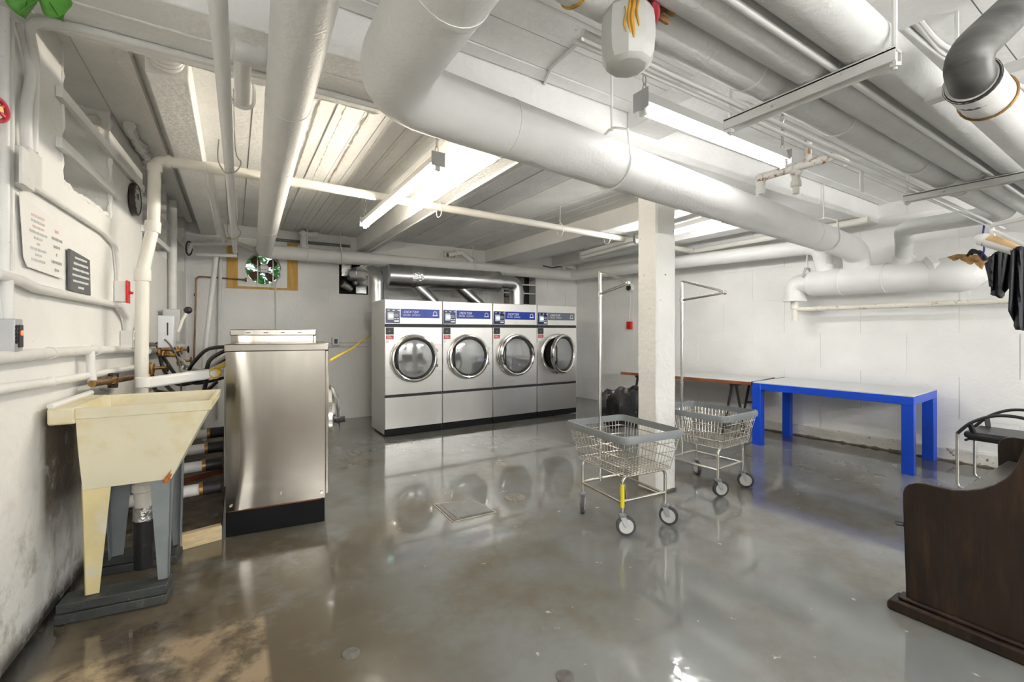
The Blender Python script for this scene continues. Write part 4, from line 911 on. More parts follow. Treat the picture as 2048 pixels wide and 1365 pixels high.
hs = [('black hose dropping from the lowest brass valve', m_black, [V[0], V[0]+Vector((0.02, -0.02, -0.15)), (-0.42, 4.1, 0.85), (-0.12, 4.2, 0.78)]),
      ('black hose from the middle brass valve to the second washer', m_black, [V[1], V[1]+Vector((0.03, 0.0, -0.16)), (-0.36, 4.35, 0.88), (-0.10, 4.35, 0.95)]),
      ('grey braided hose curling from the manifold to the nearest washer', m_greyhose, [V[2], V[2]+Vector((0.12, -0.05, -0.10)), (-0.34, 4.2, 1.00), (-0.20, 3.95, 1.01), (-0.04, 3.75, 1.13)]),
      ('black hose arching up to the back of the nearest washer', m_black, [V[6], (-0.36, 4.4, 0.92), (-0.26, 4.1, 1.06), (-0.16, 3.85, 1.17), (-0.03, 3.72, 1.19)]),
      ('black hose from the farthest valve sagging behind the washers', m_black, [V[3], V[3]+Vector((0.06, -0.05, -0.16)), (-0.30, 4.6, 0.92), (-0.06, 4.5, 1.06)]),
      ('thin black cable looped over the supply manifold', m_cable, [LP(312, 688, 0.1), LP(330, 680, 0.2), (-0.36, 4.3, 1.06), (-0.34, 4.2, 0.80)]),
      ('black hose with red band below the farthest valve', m_black, [V[4], V[4]+Vector((0.05, -0.10, -0.13)), (-0.28, 4.7, 0.85), (-0.05, 4.62, 0.90)]),
      ('second grey braided hose running beside the black ones', m_greyhose, [V[4]+Vector((0.02, 0, -0.03)), (-0.35, 4.6, 1.02), (-0.22, 4.1, 1.00), (-0.12, 3.8, 1.04), (-0.04, 3.62, 1.09)]),
      ('black hose hanging at the back corner of the nearest washer', m_black, [(-0.05, 3.60, 1.17), (-0.14, 3.58, 1.10), (-0.16, 3.62, 0.95), (-0.20, 3.70, 0.78), (-0.26, 3.8, 0.6)]),
      ('black hose looping low behind the sink rim', m_black, [(-0.10, 3.70, 0.95), (-0.20, 3.75, 0.86), (-0.32, 3.80, 0.86), (-0.42, 3.9, 0.95)])]
for l, m, pts in hs: tag(MB().tube(smooth_path(pts, 8), 0.013 if 'cable' not in l else 0.006, 8).build('hose', m), l, 'hose', g)
t = thing('hose_fitting', 'yellow plastic hose fitting at the back corner of the nearest washer', 'fitting', (-0.09, 3.50, 1.0))
MB().tube(fillet([(-0.10, 3.46, 1.03), (-0.085, 3.52, 1.04), (-0.05, 3.56, 1.06)], 0.02), 0.030, 12).build('body', mat('yellow plastic', (0.70, 0.52, 0.08), 0.4), t)
MB().ring((-0.105, 3.452, 1.03), (0.3, -1, 0), 0.032, 0.008, 16, 6).build('rim', mat('amber plastic', (0.55, 0.36, 0.05), 0.4), t)
t = thing('drain_trough', 'long white plastic channel laid from the sink to the washers', 'channel', (-0.40, 3.4, 0.98))
a, b = onZ(275, 772, 1.015), onZ(440, 756, 1.06)
a = Vector((-0.44, 3.30, 1.0)); b = Vector((-0.065, 3.52, 1.03))
MB().bar(a, b, 0.075, 0.06).build('channel', m_pvcwhite, t, bevel=0.012)
MB().cyl(a-Vector((0, 0, 0.02)), a+Vector((0, 0, 0.035)), 0.04, 18).build('rounded_end', m_pvcwhite, t)
# electrical boxes beyond the manifold
t = thing('switch_box', 'pale grey safety switch with black knobbed lever on the left wall', 'electrical box', LP(337, 690, 0.05), group='switch boxes')
MB().obox(LP(345, 652, 0.10), (0.13, 0.20, 0.31)).build('rear_box', m_greyplate, t, bevel=0.006)
MB().obox(LP(334, 664, 0.20), (0.10, 0.16, 0.25)).build('front_box', m_blueplate, t, bevel=0.006)
c = LP(334, 660, 0.265)
MB().box(c.x, c.x+0.006, c.y-0.015, c.y+0.015, c.z-0.04, c.z+0.05).build('slot', m_black, t)
e = LP(356, 664, 0.26)
MB().tube([e, e+Vector((0.03, 0.0, 0.10)), e+Vector((0.06, 0, 0.16))], 0.012, 8).build('lever', m_pvc, t)
MB().ball(e+Vector((0.065, 0, 0.175)), 0.030).build('knob', m_black, t)
pipe('conduit', 'short grey conduit behind the brass valves', 'conduit', [LP(285, 690, 0.05), LP(318, 690, 0.05)], 0.02, m_oldmetal, 0, 10)
# ================================================================ UTILITY SINK
sk = thing('utility_sink', 'yellowed cream plastic laundry sink on tapered legs against the left wall', 'sink', (-0.40, 2.95, 0.085), math.radians(-3))
def SX(x, y, z): return Vector((x+0.40, y-2.95, z-0.085))
y0, y1 = 2.715, 3.19
# tub as an open shell: outer and inner rings at several heights (x0, x1, y0, y1, z)
outer = [(-0.575, -0.250, y0+0.03, y1-0.03, 0.575), (-0.585, -0.165, y0+0.012, y1-0.012, 0.76), (-0.590, -0.095, y0, y1, 0.905)]
inner = [(-0.580, -0.100, y0+0.006, y1-0.006, 0.950), (-0.575, -0.105, y0+0.020, y1-0.020, 0.90), (-0.560, -0.260, y0+0.05, y1-0.05, 0.60)]
def ringv(q): return [SX(q[0], q[2], q[4]), SX(q[1], q[2], q[4]), SX(q[1], q[3], q[4]), SX(q[0], q[3], q[4])]
tm = MB()
for q in outer: tm.v += ringv(q)
tm.v += ringv((-0.590, -0.085, y0-0.004, y1+0.004, 0.905)); tm.v += ringv((-0.590, -0.078, y0-0.008, y1+0.008, 0.955))
for q in inner: tm.v += ringv(q)
nr = 8
for k in range(nr-1):
    for i in range(4):
        i2 = (i+1) % 4; tm.f.append((k*4+i, k*4+i2, k*4+4+i2, k*4+4+i))
tm.f.append((3, 2, 1, 0)); tm.f.append(((nr-1)*4, (nr-1)*4+1, (nr-1)*4+2, (nr-1)*4+3))
tub = tm.build('tub', m_sink, sk, True, smooth=30, bevel=0.006)
MB().add([SX(-0.682, y0-0.008, 0.885), SX(-0.588, y0-0.008, 0.885), SX(-0.588, y1+0.008, 0.885), SX(-0.682, y1+0.008, 0.885),
          SX(-0.682, y0-0.008, 0.962), SX(-0.588, y0-0.008, 0.957), SX(-0.588, y1+0.008, 0.957), SX(-0.682, y1+0.008, 0.962)],
         [(3, 2, 1, 0), (4, 5, 6, 7), (0, 1, 5, 4), (1, 2, 6, 5), (2, 3, 7, 6), (3, 0, 4, 7)]).build('tap_ledge', m_sink, sk, True, bevel=0.010)
MB().tube([SX(-0.672, y0, 0.968), SX(-0.664, y0+0.02, 0.972), SX(-0.660, y1, 0.972)], 0.014, 8).build('back_lip', m_pvcwhite, sk, True)
def leg(cx, cy, dx, dy, m, wt, wb):
    l = MB(); zt, zb = 0.60, 0.09
    # L-section: one flat facing -Y/+Y, one along Y
    s = 1 if dx > 0 else -1
    a = cx; tx = cx-dx*0.015
    l.extrude([SX(a, cy, zt), SX(a-s*wt, cy, zt), SX(a-s*wb-s*0.012, cy, zb), SX(a-s*0.012, cy, zb)], (0, 0.004*dy, 0))
    l.extrude([SX(a, cy, zt), SX(a, cy+dy*wt*0.8, zt), SX(a-s*0.012, cy+dy*wb, zb), SX(a-s*0.012, cy, zb)], (-s*0.004, 0, 0))
    return l.build('leg', m, sk, True)
leg(-0.580, y0+0.035, -1, 1, m_sinkleg, 0.105, 0.05); leg(-0.250, y0+0.035, 1, 1, m_leggrey, 0.085, 0.040)
leg(-0.580, y1-0.035, -1, -1, m_leggrey, 0.105, 0.05); leg(-0.250, y1-0.035, 1, -1, m_leggrey, 0.085, 0.040)
dm = MB().lathe([(0.036, -0.20), (0.036, -0.10), (0.040, -0.10), (0.040, -0.07), (0.048, -0.065), (0.048, -0.03), (0.040, -0.025), (0.052, 0.0), (0.052, 0.03)], SX(-0.395, 2.95, 0.545), (0, 0, 1), 20)
dr_ = dm.build('drain_tailpiece', m_pvc, sk, True)
MB().lathe([(0.037, 0), (0.043, 0.004), (0.043, 0.125), (0.037, 0.13)], SX(-0.395, 2.95, 0.20), (0, 0, 1), 18).build('rubber_coupling', m_black, sk, True)
MB().lathe([(0.039, 0), (0.039, 0.07)], SX(-0.395, 2.95, 0.33), (0, 0, 1), 18).build('foil_band', m_foil, sk, True)
MB().lathe([(0.039, 0), (0.039, 0.12)], SX(-0.395, 2.95, 0.085), (0, 0, 1), 18).build('floor_stub', m_black, sk, True)
MB().add([SX(-0.262, y0+0.005, 0.605), SX(-0.245, y0+0.004, 0.63), SX(-0.258, y0+0.004, 0.575), SX(-0.280, y0+0.008, 0.578)], [(0, 3, 2, 1)]).extrude([SX(-0.282, y0+0.032, 0.560), SX(-0.262, y0+0.032, 0.60), SX(-0.245, y0+0.028, 0.600), SX(-0.262, y0+0.032, 0.560)], (0, -0.008, 0)).build('rust_mark', m_rust, sk, True)
# double timbers under the legs
for (a, b, l) in (((-0.665, 2.785), (-0.262, 2.735), 'pair of dark painted timbers under the near sink legs'), ((-0.64, 3.22), (-0.262, 3.165), 'pair of dark painted timbers under the far sink legs')):
    t = thing('timber_block', l, 'timber', ((a[0]+b[0])/2, (a[1]+b[1])/2, 0), group='timbers under the sink')
    MB().bar((a[0], a[1], 0.022), (b[0], b[1], 0.022), 0.125, 0.043).build('lower_timber', m_timber, t, bevel=0.004)
    MB().bar((a[0]+0.004, a[1]+0.004, 0.066), (b[0]-0.005, b[1]+0.004, 0.066), 0.118, 0.042).build('upper_timber', m_timber, t, bevel=0.004)
# brass tap on the wall behind the sink
t = thing('tap', 'tarnished brass tap assembly on the wall behind the sink', 'tap', LP(205, 775, 0.06))
a = LP(184, 768, 0.07); b = LP(262, 756, 0.10)
MB().tube([a, a.lerp(b, 0.5), b], 0.018, 10).build('body', m_brass, t)
MB().lathe([(0.020, 0), (0.030, 0.01), (0.030, 0.04), (0.020, 0.05)], a.lerp(b, 0.45)-Vector((0, 0, 0.025)), (0, 0, 1), 12).build('union_nut', m_brass, t)
MB().cyl(a.lerp(b, 0.5)-Vector((0, 0.02, 0.04)), a.lerp(b, 0.5)+Vector((0, 0.0, 0.04)), 0.024, 10).build('black_nut', m_black, t)
MB().tube([b, b+Vector((0.03, 0, 0.02)), b+Vector((0.06, 0.0, 0.06))], 0.008, 8).build('lever', m_brass, t)

# ================================================================ LAUNDRY CARTS
def make_cart(tape):
    t = thing('laundry_cart', 'x', 'cart', (0, 0, 0), group='wire laundry carts')
    RX, RY, BX, BY, ZR, ZB = 0.262, 0.305, 0.215, 0.255, 0.625, 0.385
    def rr(hx, hy, z, c, n=5):
        out = []
        for (sx, sy, a0) in ((1, 1, 0), (-1, 1, PI/2), (-1, -1, PI), (1, -1, 1.5*PI)):
            for k in range(n+1):
                a = a0+PI/2*k/n; out.append(Vector((sx*(hx-c)+c*math.cos(a), sy*(hy-c)+c*math.sin(a), z)))
        return out
    bp = MB(); o = rr(RX, RY, ZR, 0.05)
    n = len(o); prof = [(-0.010, -0.022), (0.010, -0.024), (0.016, 0.0), (0.010, 0.022), (-0.008, 0.024)]
    for p in o:
        d = Vector((p.x, p.y, 0)).normalized()
        for (u, v) in prof: bp.v.append(p+d*u+Vector((0, 0, v)))
    m = len(prof)
    for i in range(n):
        for k in range(m):
            bp.f.append((i*m+k, ((i+1) % n)*m+k, ((i+1) % n)*m+(k+1) % m, i*m+(k+1) % m))
    bp.build('bumper', m_bumper, t, True, smooth=50)
    bk = bpy.data.objects.new('basket', None); bk = None
    b = MB()
    for z in (ZB, ZB+0.06, ZB+0.125, ZB+0.185):
        f = (z-ZB)/(ZR-ZB)
        b.tube(rr(BX+(RX-BX)*f, BY+(RY-BY)*f, z, 0.045, 3), 0.0032, 5, closed=True)
    basket = b.build('basket', m_zinc, t, True)
    w = MB()
    for k in range(15):
        x = -BX+0.03+(2*BX-0.06)*k/14; s = x/BX
        for sy in (-1, 1): w.tube([(s*BX, sy*BY, ZB), (s*RX, sy*RY, ZR-0.01)], 0.0020, 4)
        w.tube([(x, -BY, ZB), (x, BY, ZB)], 0.0020, 4)
    for k in range(17):
        yy = -BY+0.03+(2*BY-0.06)*k/16; s = yy/BY
        for sx in (-1, 1): w.tube([(sx*BX, s*BY, ZB), (sx*RX, s*RY, ZR-0.01)], 0.0020, 4)
        w.tube([(-BX, yy, ZB-0.003), (BX, yy, ZB-0.003)], 0.0020, 4)
    ww = w.build('wire_mesh', m_zinc, basket, True); ww['kind'] = 'stuff'
    FX, FY = 0.185, 0.212
    for sy in (-1, 1):
        MB().tube(fillet([(-FX, sy*FY, 0.135), (-FX, sy*FY, 0.372), (FX, sy*FY, 0.372), (FX, sy*FY, 0.135)], 0.05), 0.0105, 10).build('frame_hoop', m_zinc, t, True)
    for sx in (-1, 1): MB().cyl((sx*FX, -FY, 0.205), (sx*FX, FY, 0.205), 0.0095, 10).build('stretcher', m_zinc, t, True)
    for sy in (-1, 1): MB().cyl((-FX, sy*FY, 0.215), (FX, sy*FY, 0.215), 0.0095, 10).build('stretcher', m_zinc, t, True)
    for (sx, sy, an) in ((-1, -1, -0.50), (1, -1, -0.95), (1, 1, -2.15), (-1, 1, -2.25)):
        c = Vector((sx*FX, sy*FY, 0)); d = Vector((math.cos(an), math.sin(an), 0)); s = Vector((-d.y, d.x, 0))
        cs = MB().lathe([(0.020, 0.118), (0.026, 0.122), (0.026, 0.134), (0.014, 0.142)], c, (0, 0, 1), 14).build('caster', m_leggrey, t, True)
        wc = c+d*0.022+Vector((0, 0, 0.063))
        fk = MB()
        for q in (-1, 1): fk.extrude([c+s*q*0.019+d*-0.016+Vector((0, 0, 0.120)), c+s*q*0.019+d*0.022+Vector((0, 0, 0.120)), wc+s*q*0.019+d*0.012, wc+s*q*0.019-Vector((0, 0, 0.010)), wc+s*q*0.019-d*0.012], s*q*0.003)
        fk.build('fork', m_greyplate, cs, True)
        MB().lathe([(0.040, -0.015), (0.062, -0.013), (0.063, 0.0), (0.062, 0.013), (0.040, 0.015)], wc, s, 26, True).build('tyre', m_tyre, cs, True)
        MB().lathe([(0.0, -0.014), (0.015, -0.0165), (0.046, -0.0160), (0.046, 0.0160), (0.015, 0.0165), (0.0, 0.014)], wc, s, 22).build('hub', m_hub, cs, True)
    # hanging rack
    px, py, zt = -0.03, FY, 1.735
    MB().cyl((px, py, 0.20), (px, py, zt-0.16), 0.012, 10).build('pole', m_chrome, t, True)
    MB().cyl((px, py, zt-0.52), (px, py, zt), 0.0145, 10).build('pole_sleeve', m_zinc, t, True)
    e = Vector((-0.19, -0.27, 1.60))
    MB().tube(fillet([(px, py, zt-0.02), (px, py, zt+0.01), e+Vector((0.02, 0.06, 0.025)), e], 0.03), 0.0095, 8).build('upper_arm', m_zinc, t, True)
    MB().tube([(px, py, 1.575), e], 0.0105, 8).build('lower_arm', m_zinc, t, True)
    MB().cyl((px, py, 1.555), (px, py, 1.595), 0.019, 10).build('arm_clamp', m_chrome, t, True)
    MB().ball(e, 0.017).build('arm_cap', m_chrome, t, True)
    if tape: MB().cyl((-FX, -FY, 0.18), (-FX, -FY, 0.325), 0.0135, 12).build('yellow_tape', m_yellow, t, True)
    return t
k1 = make_cart(True); k1.location = (2.30, 2.225, 0); k1.rotation_euler = (0, 0, math.radians(-5)); k1['label'] = 'wire laundry cart with yellow tape on one leg in front of the column'
k2 = make_cart(False); k2.location = (3.40, 2.33, 0); k2.rotation_euler = (0, 0, math.radians(3)); k2['label'] = 'wire laundry cart right of the column near the blue table'
# ================================================================ BIN
bc = Vector((3.93, 3.80, 0))
t = thing('trash_bin', 'round bin lined with a shiny black bag behind the column', 'bin', bc)
MB().lathe([(0.19, 0.0), (0.20, 0.02), (0.235, 0.52), (0.225, 0.52), (0.19, 0.03)], bc, (0, 0, 1), 28, True).build('tub', m_bin, t)
bg = MB(); rn = random.Random(11); seg = 40
ph = [rn.uniform(0, 6.28) for _ in range(6)]
pr = [(0.262, 0.20), (0.268, 0.32), (0.272, 0.44), (0.268, 0.545), (0.255, 0.60), (0.240, 0.595), (0.215, 0.52), (0.19, 0.40), (0.02, 0.36)]
for i, (r, z) in enumerate(pr):
    for k in range(seg):
        a = 2*PI*k/seg; j = 0.012*math.sin(7*a+ph[i % 6])+0.010*math.sin(13*a+ph[(i+2) % 6]); zz = z+(0.040*math.sin(a+2.4)+0.018*math.sin(9*a) if 2 < i < 6 else 0)+(0.02*math.sin(5*a) if i == 0 else 0)
        bg.v.append(bc+Vector(((r+j*(1 if i < 6 else 0.6))*math.cos(a), (r+j)*math.sin(a), zz)))
for i in range(len(pr)-1):
    for k in range(seg):
        k2_ = (k+1) % seg; bg.f.append((i*seg+k, i*seg+k2_, (i+1)*seg+k2_, (i+1)*seg+k))
bg.f.append(tuple((len(pr)-1)*seg+k for k in range(seg)))
bg.build('bin_liner', m_bag, t)
# ================================================================ TABLES
tb = thing('table', 'pale topped table with bright blue frame against the right wall', 'table', (5.55, 2.19, 0))
c = {'fl': (5.068, 2.885), 'fr': (5.169, 1.475), 'bl': (5.92, 2.945), 'br': (6.02, 1.535)}
ZT = 0.717
MB().prismz([(c['fl'][0]+0.004, c['fl'][1]-0.004), c['bl'], c['br'], (c['fr'][0]+0.004, c['fr'][1]+0.004)], ZT-0.012, ZT).build('top', m_tabletop, tb, bevel=0.003)
def rail(a, b, inn): 
    MB().prismz([a, b, (b[0]+inn[0], b[1]+inn[1]), (a[0]+inn[0], a[1]+inn[1])], ZT-0.085, ZT-0.012).build('rail', m_bluetable, tb, bevel=0.003)
rail(c['fl'], c['fr'], (0.05, 0)); rail(c['bl'], c['br'], (-0.05, 0)); rail(c['fl'], c['bl'], (0, -0.05)); rail(c['fr'], c['br'], (0, 0.05))
for k, (sx, sy) in {'fl': (1, -1), 'fr': (1, 1), 'bl': (-1, -1), 'br': (-1, 1)}.items():
    x, y = c[k]; MB().prismz([(x, y), (x+sx*0.085, y+sy*0.006), (x+sx*0.085, y+sy*0.095), (x+sx*0.004, y+sy*0.090)], 0, ZT-0.012).build('leg', m_bluetable, tb, bevel=0.003)
MB().bar((c['fl'][0], c['fl'][1]+0.006, ZT-0.004), (c['bl'][0], c['bl'][1]+0.006, ZT-0.004), 0.008, 0.012).build('black_edge_strip', m_black, tb)
pt = thing('table', 'long pale board table with reddish brown edge on black trestles', 'table', (5.4, 3.9, 0))
q = [(5.17, 2.955), (4.86, 4.74), (5.66, 4.90), (5.965, 3.10)]
MB().prismz(q, 0.662, 0.700).build('board', m_brownedge, pt, bevel=0.002)
MB().prismz([(x+(5.41-x)*0.004, y+(3.92-y)*0.004) for x, y in q], 0.700, 0.703).build('laminate', m_tabletop, pt)
def trestle(p0, p1, lab):
    p0 = Vector((*p0, 0)); p1 = Vector((*p1, 0)); d = (p1-p0).normalized(); s = Vector((-d.y, d.x, 0))
    t = thing('trestle', lab, 'trestle', (p0+p1)/2, group='black steel trestles')
    MB().bar(p0+Vector((0, 0, 0.645)), p1+Vector((0, 0, 0.645)), 0.07, 0.030).build('beam', m_blackpl, t)
    for p in (p0+d*0.05, p1-d*0.05):
        for q_ in (-1, 1): MB().bar(p+s*q_*0.025+Vector((0, 0, 0.635)), p+s*q_*0.135+Vector((0, 0, 0.012)), 0.024, 0.024).build('leg', m_blackpl, t)
        MB().bar(p-s*0.066+Vector((0, 0, 0.36)), p+s*0.066+Vector((0, 0, 0.36)), 0.02, 0.02).build('crossbar', m_blackpl, t)
    for q_ in (-1, 1): MB().bar(p0+d*0.05+s*q_*0.125+Vector((0, 0, 0.08)), p1-d*0.05+s*q_*0.125+Vector((0, 0, 0.08)), 0.018, 0.018).build('stretcher', m_blackpl, t)
trestle((5.16, 3.18), (5.86, 3.32), 'black A-frame trestle at the blue table end of the long board table')
trestle((4.93, 4.48), (5.58, 4.60), 'black A-frame trestle at the far end of the long board table')
# ================================================================ CHAIR
ch = thing('chair', 'chrome framed chair with black vinyl seat and arched black arms by the right wall', 'chair', (5.32, 0.90, 0))
sx0, sx1, sy0, sy1 = 5.09, 5.54, 0.68, 1.14
sm_ = MB(); nx = 8; ny = 8
for zz, ins_ in ((0.425, 0.012), (0.450, 0.0), (0.472, 0.012)):
    pass
so = MB().box(sx0, sx1, sy0, sy1, 0.425, 0.478).build('seat', m_vinyl, ch, bevel=0.02)
MB().box(sx0+0.03, sx1-0.03, sy0+0.03, sy1-0.03, 0.408, 0.426).build('seat_pan', m_blackpl, ch)
for x in (5.075, 5.56):
    MB().tube(fillet([(x, 1.17, 0.46), (x, 1.17, 0.012), (x, 0.66, 0.012), (x, 0.66, 0.46)], 0.04), 0.011, 10).build('leg_frame', m_chrome, ch)
    MB().tube(smooth_path([(x, 1.17, 0.455), (x, 1.09, 0.555), (x, 0.98, 0.625), (x, 0.87, 0.645), (x, 0.76, 0.625), (x, 0.66, 0.55)], 6), 0.0125, 10).build('arm', m_blackpl, ch)
    MB().bar((x, 1.095, 0.545), (x+(0.03 if x < 5.3 else -0.03), 1.08, 0.47), 0.03, 0.02).build('arm_bracket', m_blackpl, ch)
for yy in (1.12, 0.70): MB().cyl((5.075, yy, 0.41), (5.56, yy, 0.41), 0.010, 8).build('cross_rail', m_blackpl, ch)
MB().tube(smooth_path([(5.075, 0.66, 0.55), (5.12, 0.58, 0.72), (5.32, 0.55, 0.76), (5.52, 0.58, 0.72), (5.56, 0.66, 0.55)], 6), 0.0125, 10).build('back_hoop', m_blackpl, ch)
# ================================================================ PEW
pw = thing('pew', 'dark walnut pew with scrolled end panels at the right edge', 'pew', (3.4, 0.45, 0))
pf = [(0.778, 0.05), (0.790, 0.50), (0.790, 0.553), (0.783, 0.578), (0.768, 0.597), (0.745, 0.609), (0.715, 0.615), (0.670, 0.613), (0.620, 0.614), (0.575, 0.626), (0.535, 0.646), (0.497, 0.675), (0.467, 0.708), (0.449, 0.735), (0.434, 0.775), (0.418, 0.84), (0.405, 0.93), (0.385, 1.00), (0.345, 1.04), (0.29, 1.05), (0.25, 1.02), (0.235, 0.95), (0.235, 0.05)]
for x in (2.63, 4.26):
    MB().extrude([(x, yy, zz) for yy, zz in pf], (0.038, 0, 0)).build('end_panel', m_walnut, pw, bevel=0.004)
    rl_ = MB().extrude([(x-0.035, yy, zz) for yy, zz in ((0.84, 0.0), (0.84, 0.035), (0.825, 0.052), (0.80, 0.056), (0.20, 0.056), (0.19, 0.0))], (0.108, 0, 0)).build('foot_rail', m_walnut, pw, bevel=0.010)
    MB().box(x-0.016, x+0.054, 0.215, 0.805, 0.054, 0.074).build('foot_moulding', m_walnut, rl_, bevel=0.008)
MB().add([(2.66, 0.745, 0.435), (4.27, 0.745, 0.435), (4.27, 0.33, 0.405), (2.66, 0.33, 0.405), (2.66, 0.745, 0.460), (4.27, 0.745, 0.460), (4.27, 0.33, 0.430), (2.66, 0.33, 0.430)],
         [(0, 3, 2, 1), (4, 5, 6, 7), (0, 1, 5, 4), (1, 2, 6, 5), (2, 3, 7, 6), (3, 0, 4, 7)]).build('seat', m_seatwood, pw, bevel=0.006)
MB().add([(2.66, 0.36, 0.44), (4.27, 0.36, 0.44), (4.27, 0.26, 0.98), (2.66, 0.26, 0.98), (2.66, 0.335, 0.44), (4.27, 0.335, 0.44), (4.27, 0.238, 0.98), (2.66, 0.238, 0.98)],
         [(0, 1, 2, 3), (7, 6, 5, 4), (0, 4, 5, 1), (1, 5, 6, 2), (2, 6, 7, 3), (3, 7, 4, 0)]).build('back', m_walnut, pw)
MB().cyl((2.63, 0.815, 0.40), (2.65, 0.78, 0.40), 0.010, 8).build('peg', m_blackpl, pw)
# ================================================================ GARMENT RACK AND BLACK CLOTH (right edge)
gr = thing('garment_rack', 'white rod garment rack with wooden roller at the right edge', 'garment rack', (2.9, 0.50, 1.6))
u = onY(1968, 452, 0.62); d1 = 0
A0 = Vector((2.93, 0.60, 0)); 
def gd(px, py, d): r = ray(px, py); return hit(r, d)
k0 = gd(1982, 452, 2.02); k1_ = gd(1987, 480, 2.02); far = gd(2075, 432, 1.75); far2 = gd(2080, 505, 1.75); st = gd(1988, 462, 2.02)
post = Vector((far.x+0.12, far.y-0.10, 0))
MB().tube(fillet([k1_, k0, far, far+(far-k0)*0.35], 0.02), 0.0085, 8).build('upper_rod', m_pvcwhite, gr)
MB().tube([st, far2, far2+(far2-st)*0.30], 0.0075, 8).build('lower_rod', m_pvcwhite, gr)
top = far+(far-k0)*0.35
MB().tube([top, Vector((top.x, top.y, SLAB))], 0.014, 10).build('drop_rod', m_pvcwhite, gr)
MB().obox((top.x, top.y, SLAB-0.012), (0.12, 0.12, 0.024)).build('ceiling_plate', m_pvcwhite, gr, bevel=0.004)
w0 = gd(1962, 478, 2.03); w1_ = gd(2032, 500, 1.93)
MB().cyl(w0, w1_, 0.026, 16).build('roller', m_pvcwhite, gr)
MB().cyl(w0+Vector((0.0, 0, 0.004))+(w1_-w0)*0.2, w1_+(w1_-w0)*0.02+Vector((0, 0, 0.003)), 0.0255, 16).build('wooden_dowel', m_wood, gr)
MB().lathe([(0.0, -0.03), (0.012, -0.022), (0.028, 0.0), (0.028, 0.02)], w0, (w1_-w0).normalized(), 16).build('end_cap', m_pvcwhite, gr)
def cloth(label, top_pts, bot_pts, seed, d):
    n, m = 34, 18; cl = MB(); rn = random.Random(seed); f1, f2 = rn.uniform(0, 6), rn.uniform(0, 6)
    def ip(pts, t):
        f = t*(len(pts)-1); i = min(int(f), len(pts)-2); return (pts[i][0]+(pts[i+1][0]-pts[i][0])*(f-i), pts[i][1]+(pts[i+1][1]-pts[i][1])*(f-i))
    for j in range(m+1):
        v = j/m
        for i in range(n+1):
            t = i/n; a = ip(top_pts, t); b = ip(bot_pts, t)
            px = a[0]+(b[0]-a[0])*v; py = a[1]+(b[1]-a[1])*v
            fold = 0.026*math.sin(t*15+f1+v*1.2)*(0.35+0.65*v)+0.008*math.sin(t*27+f2+2*v)
            cl.v.append(gd(px, py, d+fold))
    for j in range(m):
        for i in range(n): cl.f.append((j*(n+1)+i, j*(n+1)+i+1, (j+1)*(n+1)+i+1, (j+1)*(n+1)+i))
    o = cl.build('black_cloth', m_cloth); s_ = o.modifiers.new('solid', 'SOLIDIFY'); s_.thickness = 0.006
    return tag(o, label, 'cloth', 'black cloths on the garment rack')
cloth('shorter bunched black cloth hanging left on the garment rack', [(1972, 527), (1985, 508), (2005, 500), (2028, 500)], [(1981, 560), (1982, 588), (2000, 598), (2020, 575)], 3, 2.02)
cloth('longer black cloth draped at the right edge on the garment rack', [(2022, 502), (2034, 494), (2046, 492), (2075, 496)], [(2016, 622), (2035, 660), (2050, 662), (2085, 650)], 5, 1.90)
# ================================================================ FAN IN THE BACK WALL
fan = thing('exhaust_fan', 'round exhaust fan in a white panel with green plants outside', 'fan', (0.342, WB(0.34), 1.9))
yf = WB(0.34)-0.012; hc = Vector((0.342, yf, 2.155)); HR = 0.215
px0, px1, pz0, pz1 = 0.045, 0.632, 1.902, 2.535
pm = MB(); n = 40
def sq(a):
    cx_, cz_ = math.cos(a), math.sin(a); k = 1e9
    for v, lo, hi in ((cx_, px0-hc.x, px1-hc.x), (cz_, pz0-hc.z, pz1-hc.z)):
        if v > 1e-6: k = min(k, hi/v)
        elif v < -1e-6: k = min(k, lo/v)
    return (hc.x+cx_*k, hc.z+cz_*k)
angs = sorted(set([round(2*PI*k/n, 5) for k in range(n)]+[round(math.atan2(z-hc.z, x-hc.x) % (2*PI), 5) for x in (px0, px1) for z in (pz0, pz1)])); n = len(angs)
for yy in (yf, yf+0.02):
    for a in angs: pm.v.append(Vector((hc.x+HR*math.cos(a), yy, hc.z+HR*math.sin(a))))
    for a in angs: x, z = sq(a); pm.v.append(Vector((x, yy, z)))
for i in range(n):
    j = (i+1) % n
    pm.f += [(i, j, n+j, n+i), (2*n+i, 3*n+i, 3*n+j, 2*n+j), (i, 2*n+i, 2*n+j, j), (n+i, n+j, 3*n+j, 3*n+i)]
pm.build('panel', m_house, fan, smooth=0)
for (bx0, bx1) in ((-0.075, 0.044), (0.634, 0.768)): MB().box(bx0, bx1, yf-0.004, yf+0.02, 1.872, 2.54).build('plywood_strip', m_ply, fan, bevel=0.003)
MB().box(0.044, 0.634, yf-0.002, yf+0.018, 1.872, 1.902).build('plywood_strip', m_ply, fan)
MB().lathe([(HR+0.002, 0.0), (HR, -0.10), (HR-0.006, -0.10), (HR-0.004, 0.0)], hc+Vector((0, 0.01, 0)), (0, -1, 0), 40, True).build('throat_ring', m_oldmetal, fan)
mt = MB().lathe([(0.0, 0.0), (0.055, 0.0), (0.06, 0.03), (0.06, 0.10), (0.05, 0.12), (0.0, 0.125)], hc+Vector((0.005, 0.09, 0.005)), (0, -1, 0), 20).build('motor', m_greyplate, fan)
for s_ in (-0.016, 0.018): MB().box(hc.x+s_-0.008, hc.x+s_+0.010, yf-0.040, yf-0.030, 2.130, 2.140).build('motor_vent', m_black, mt)
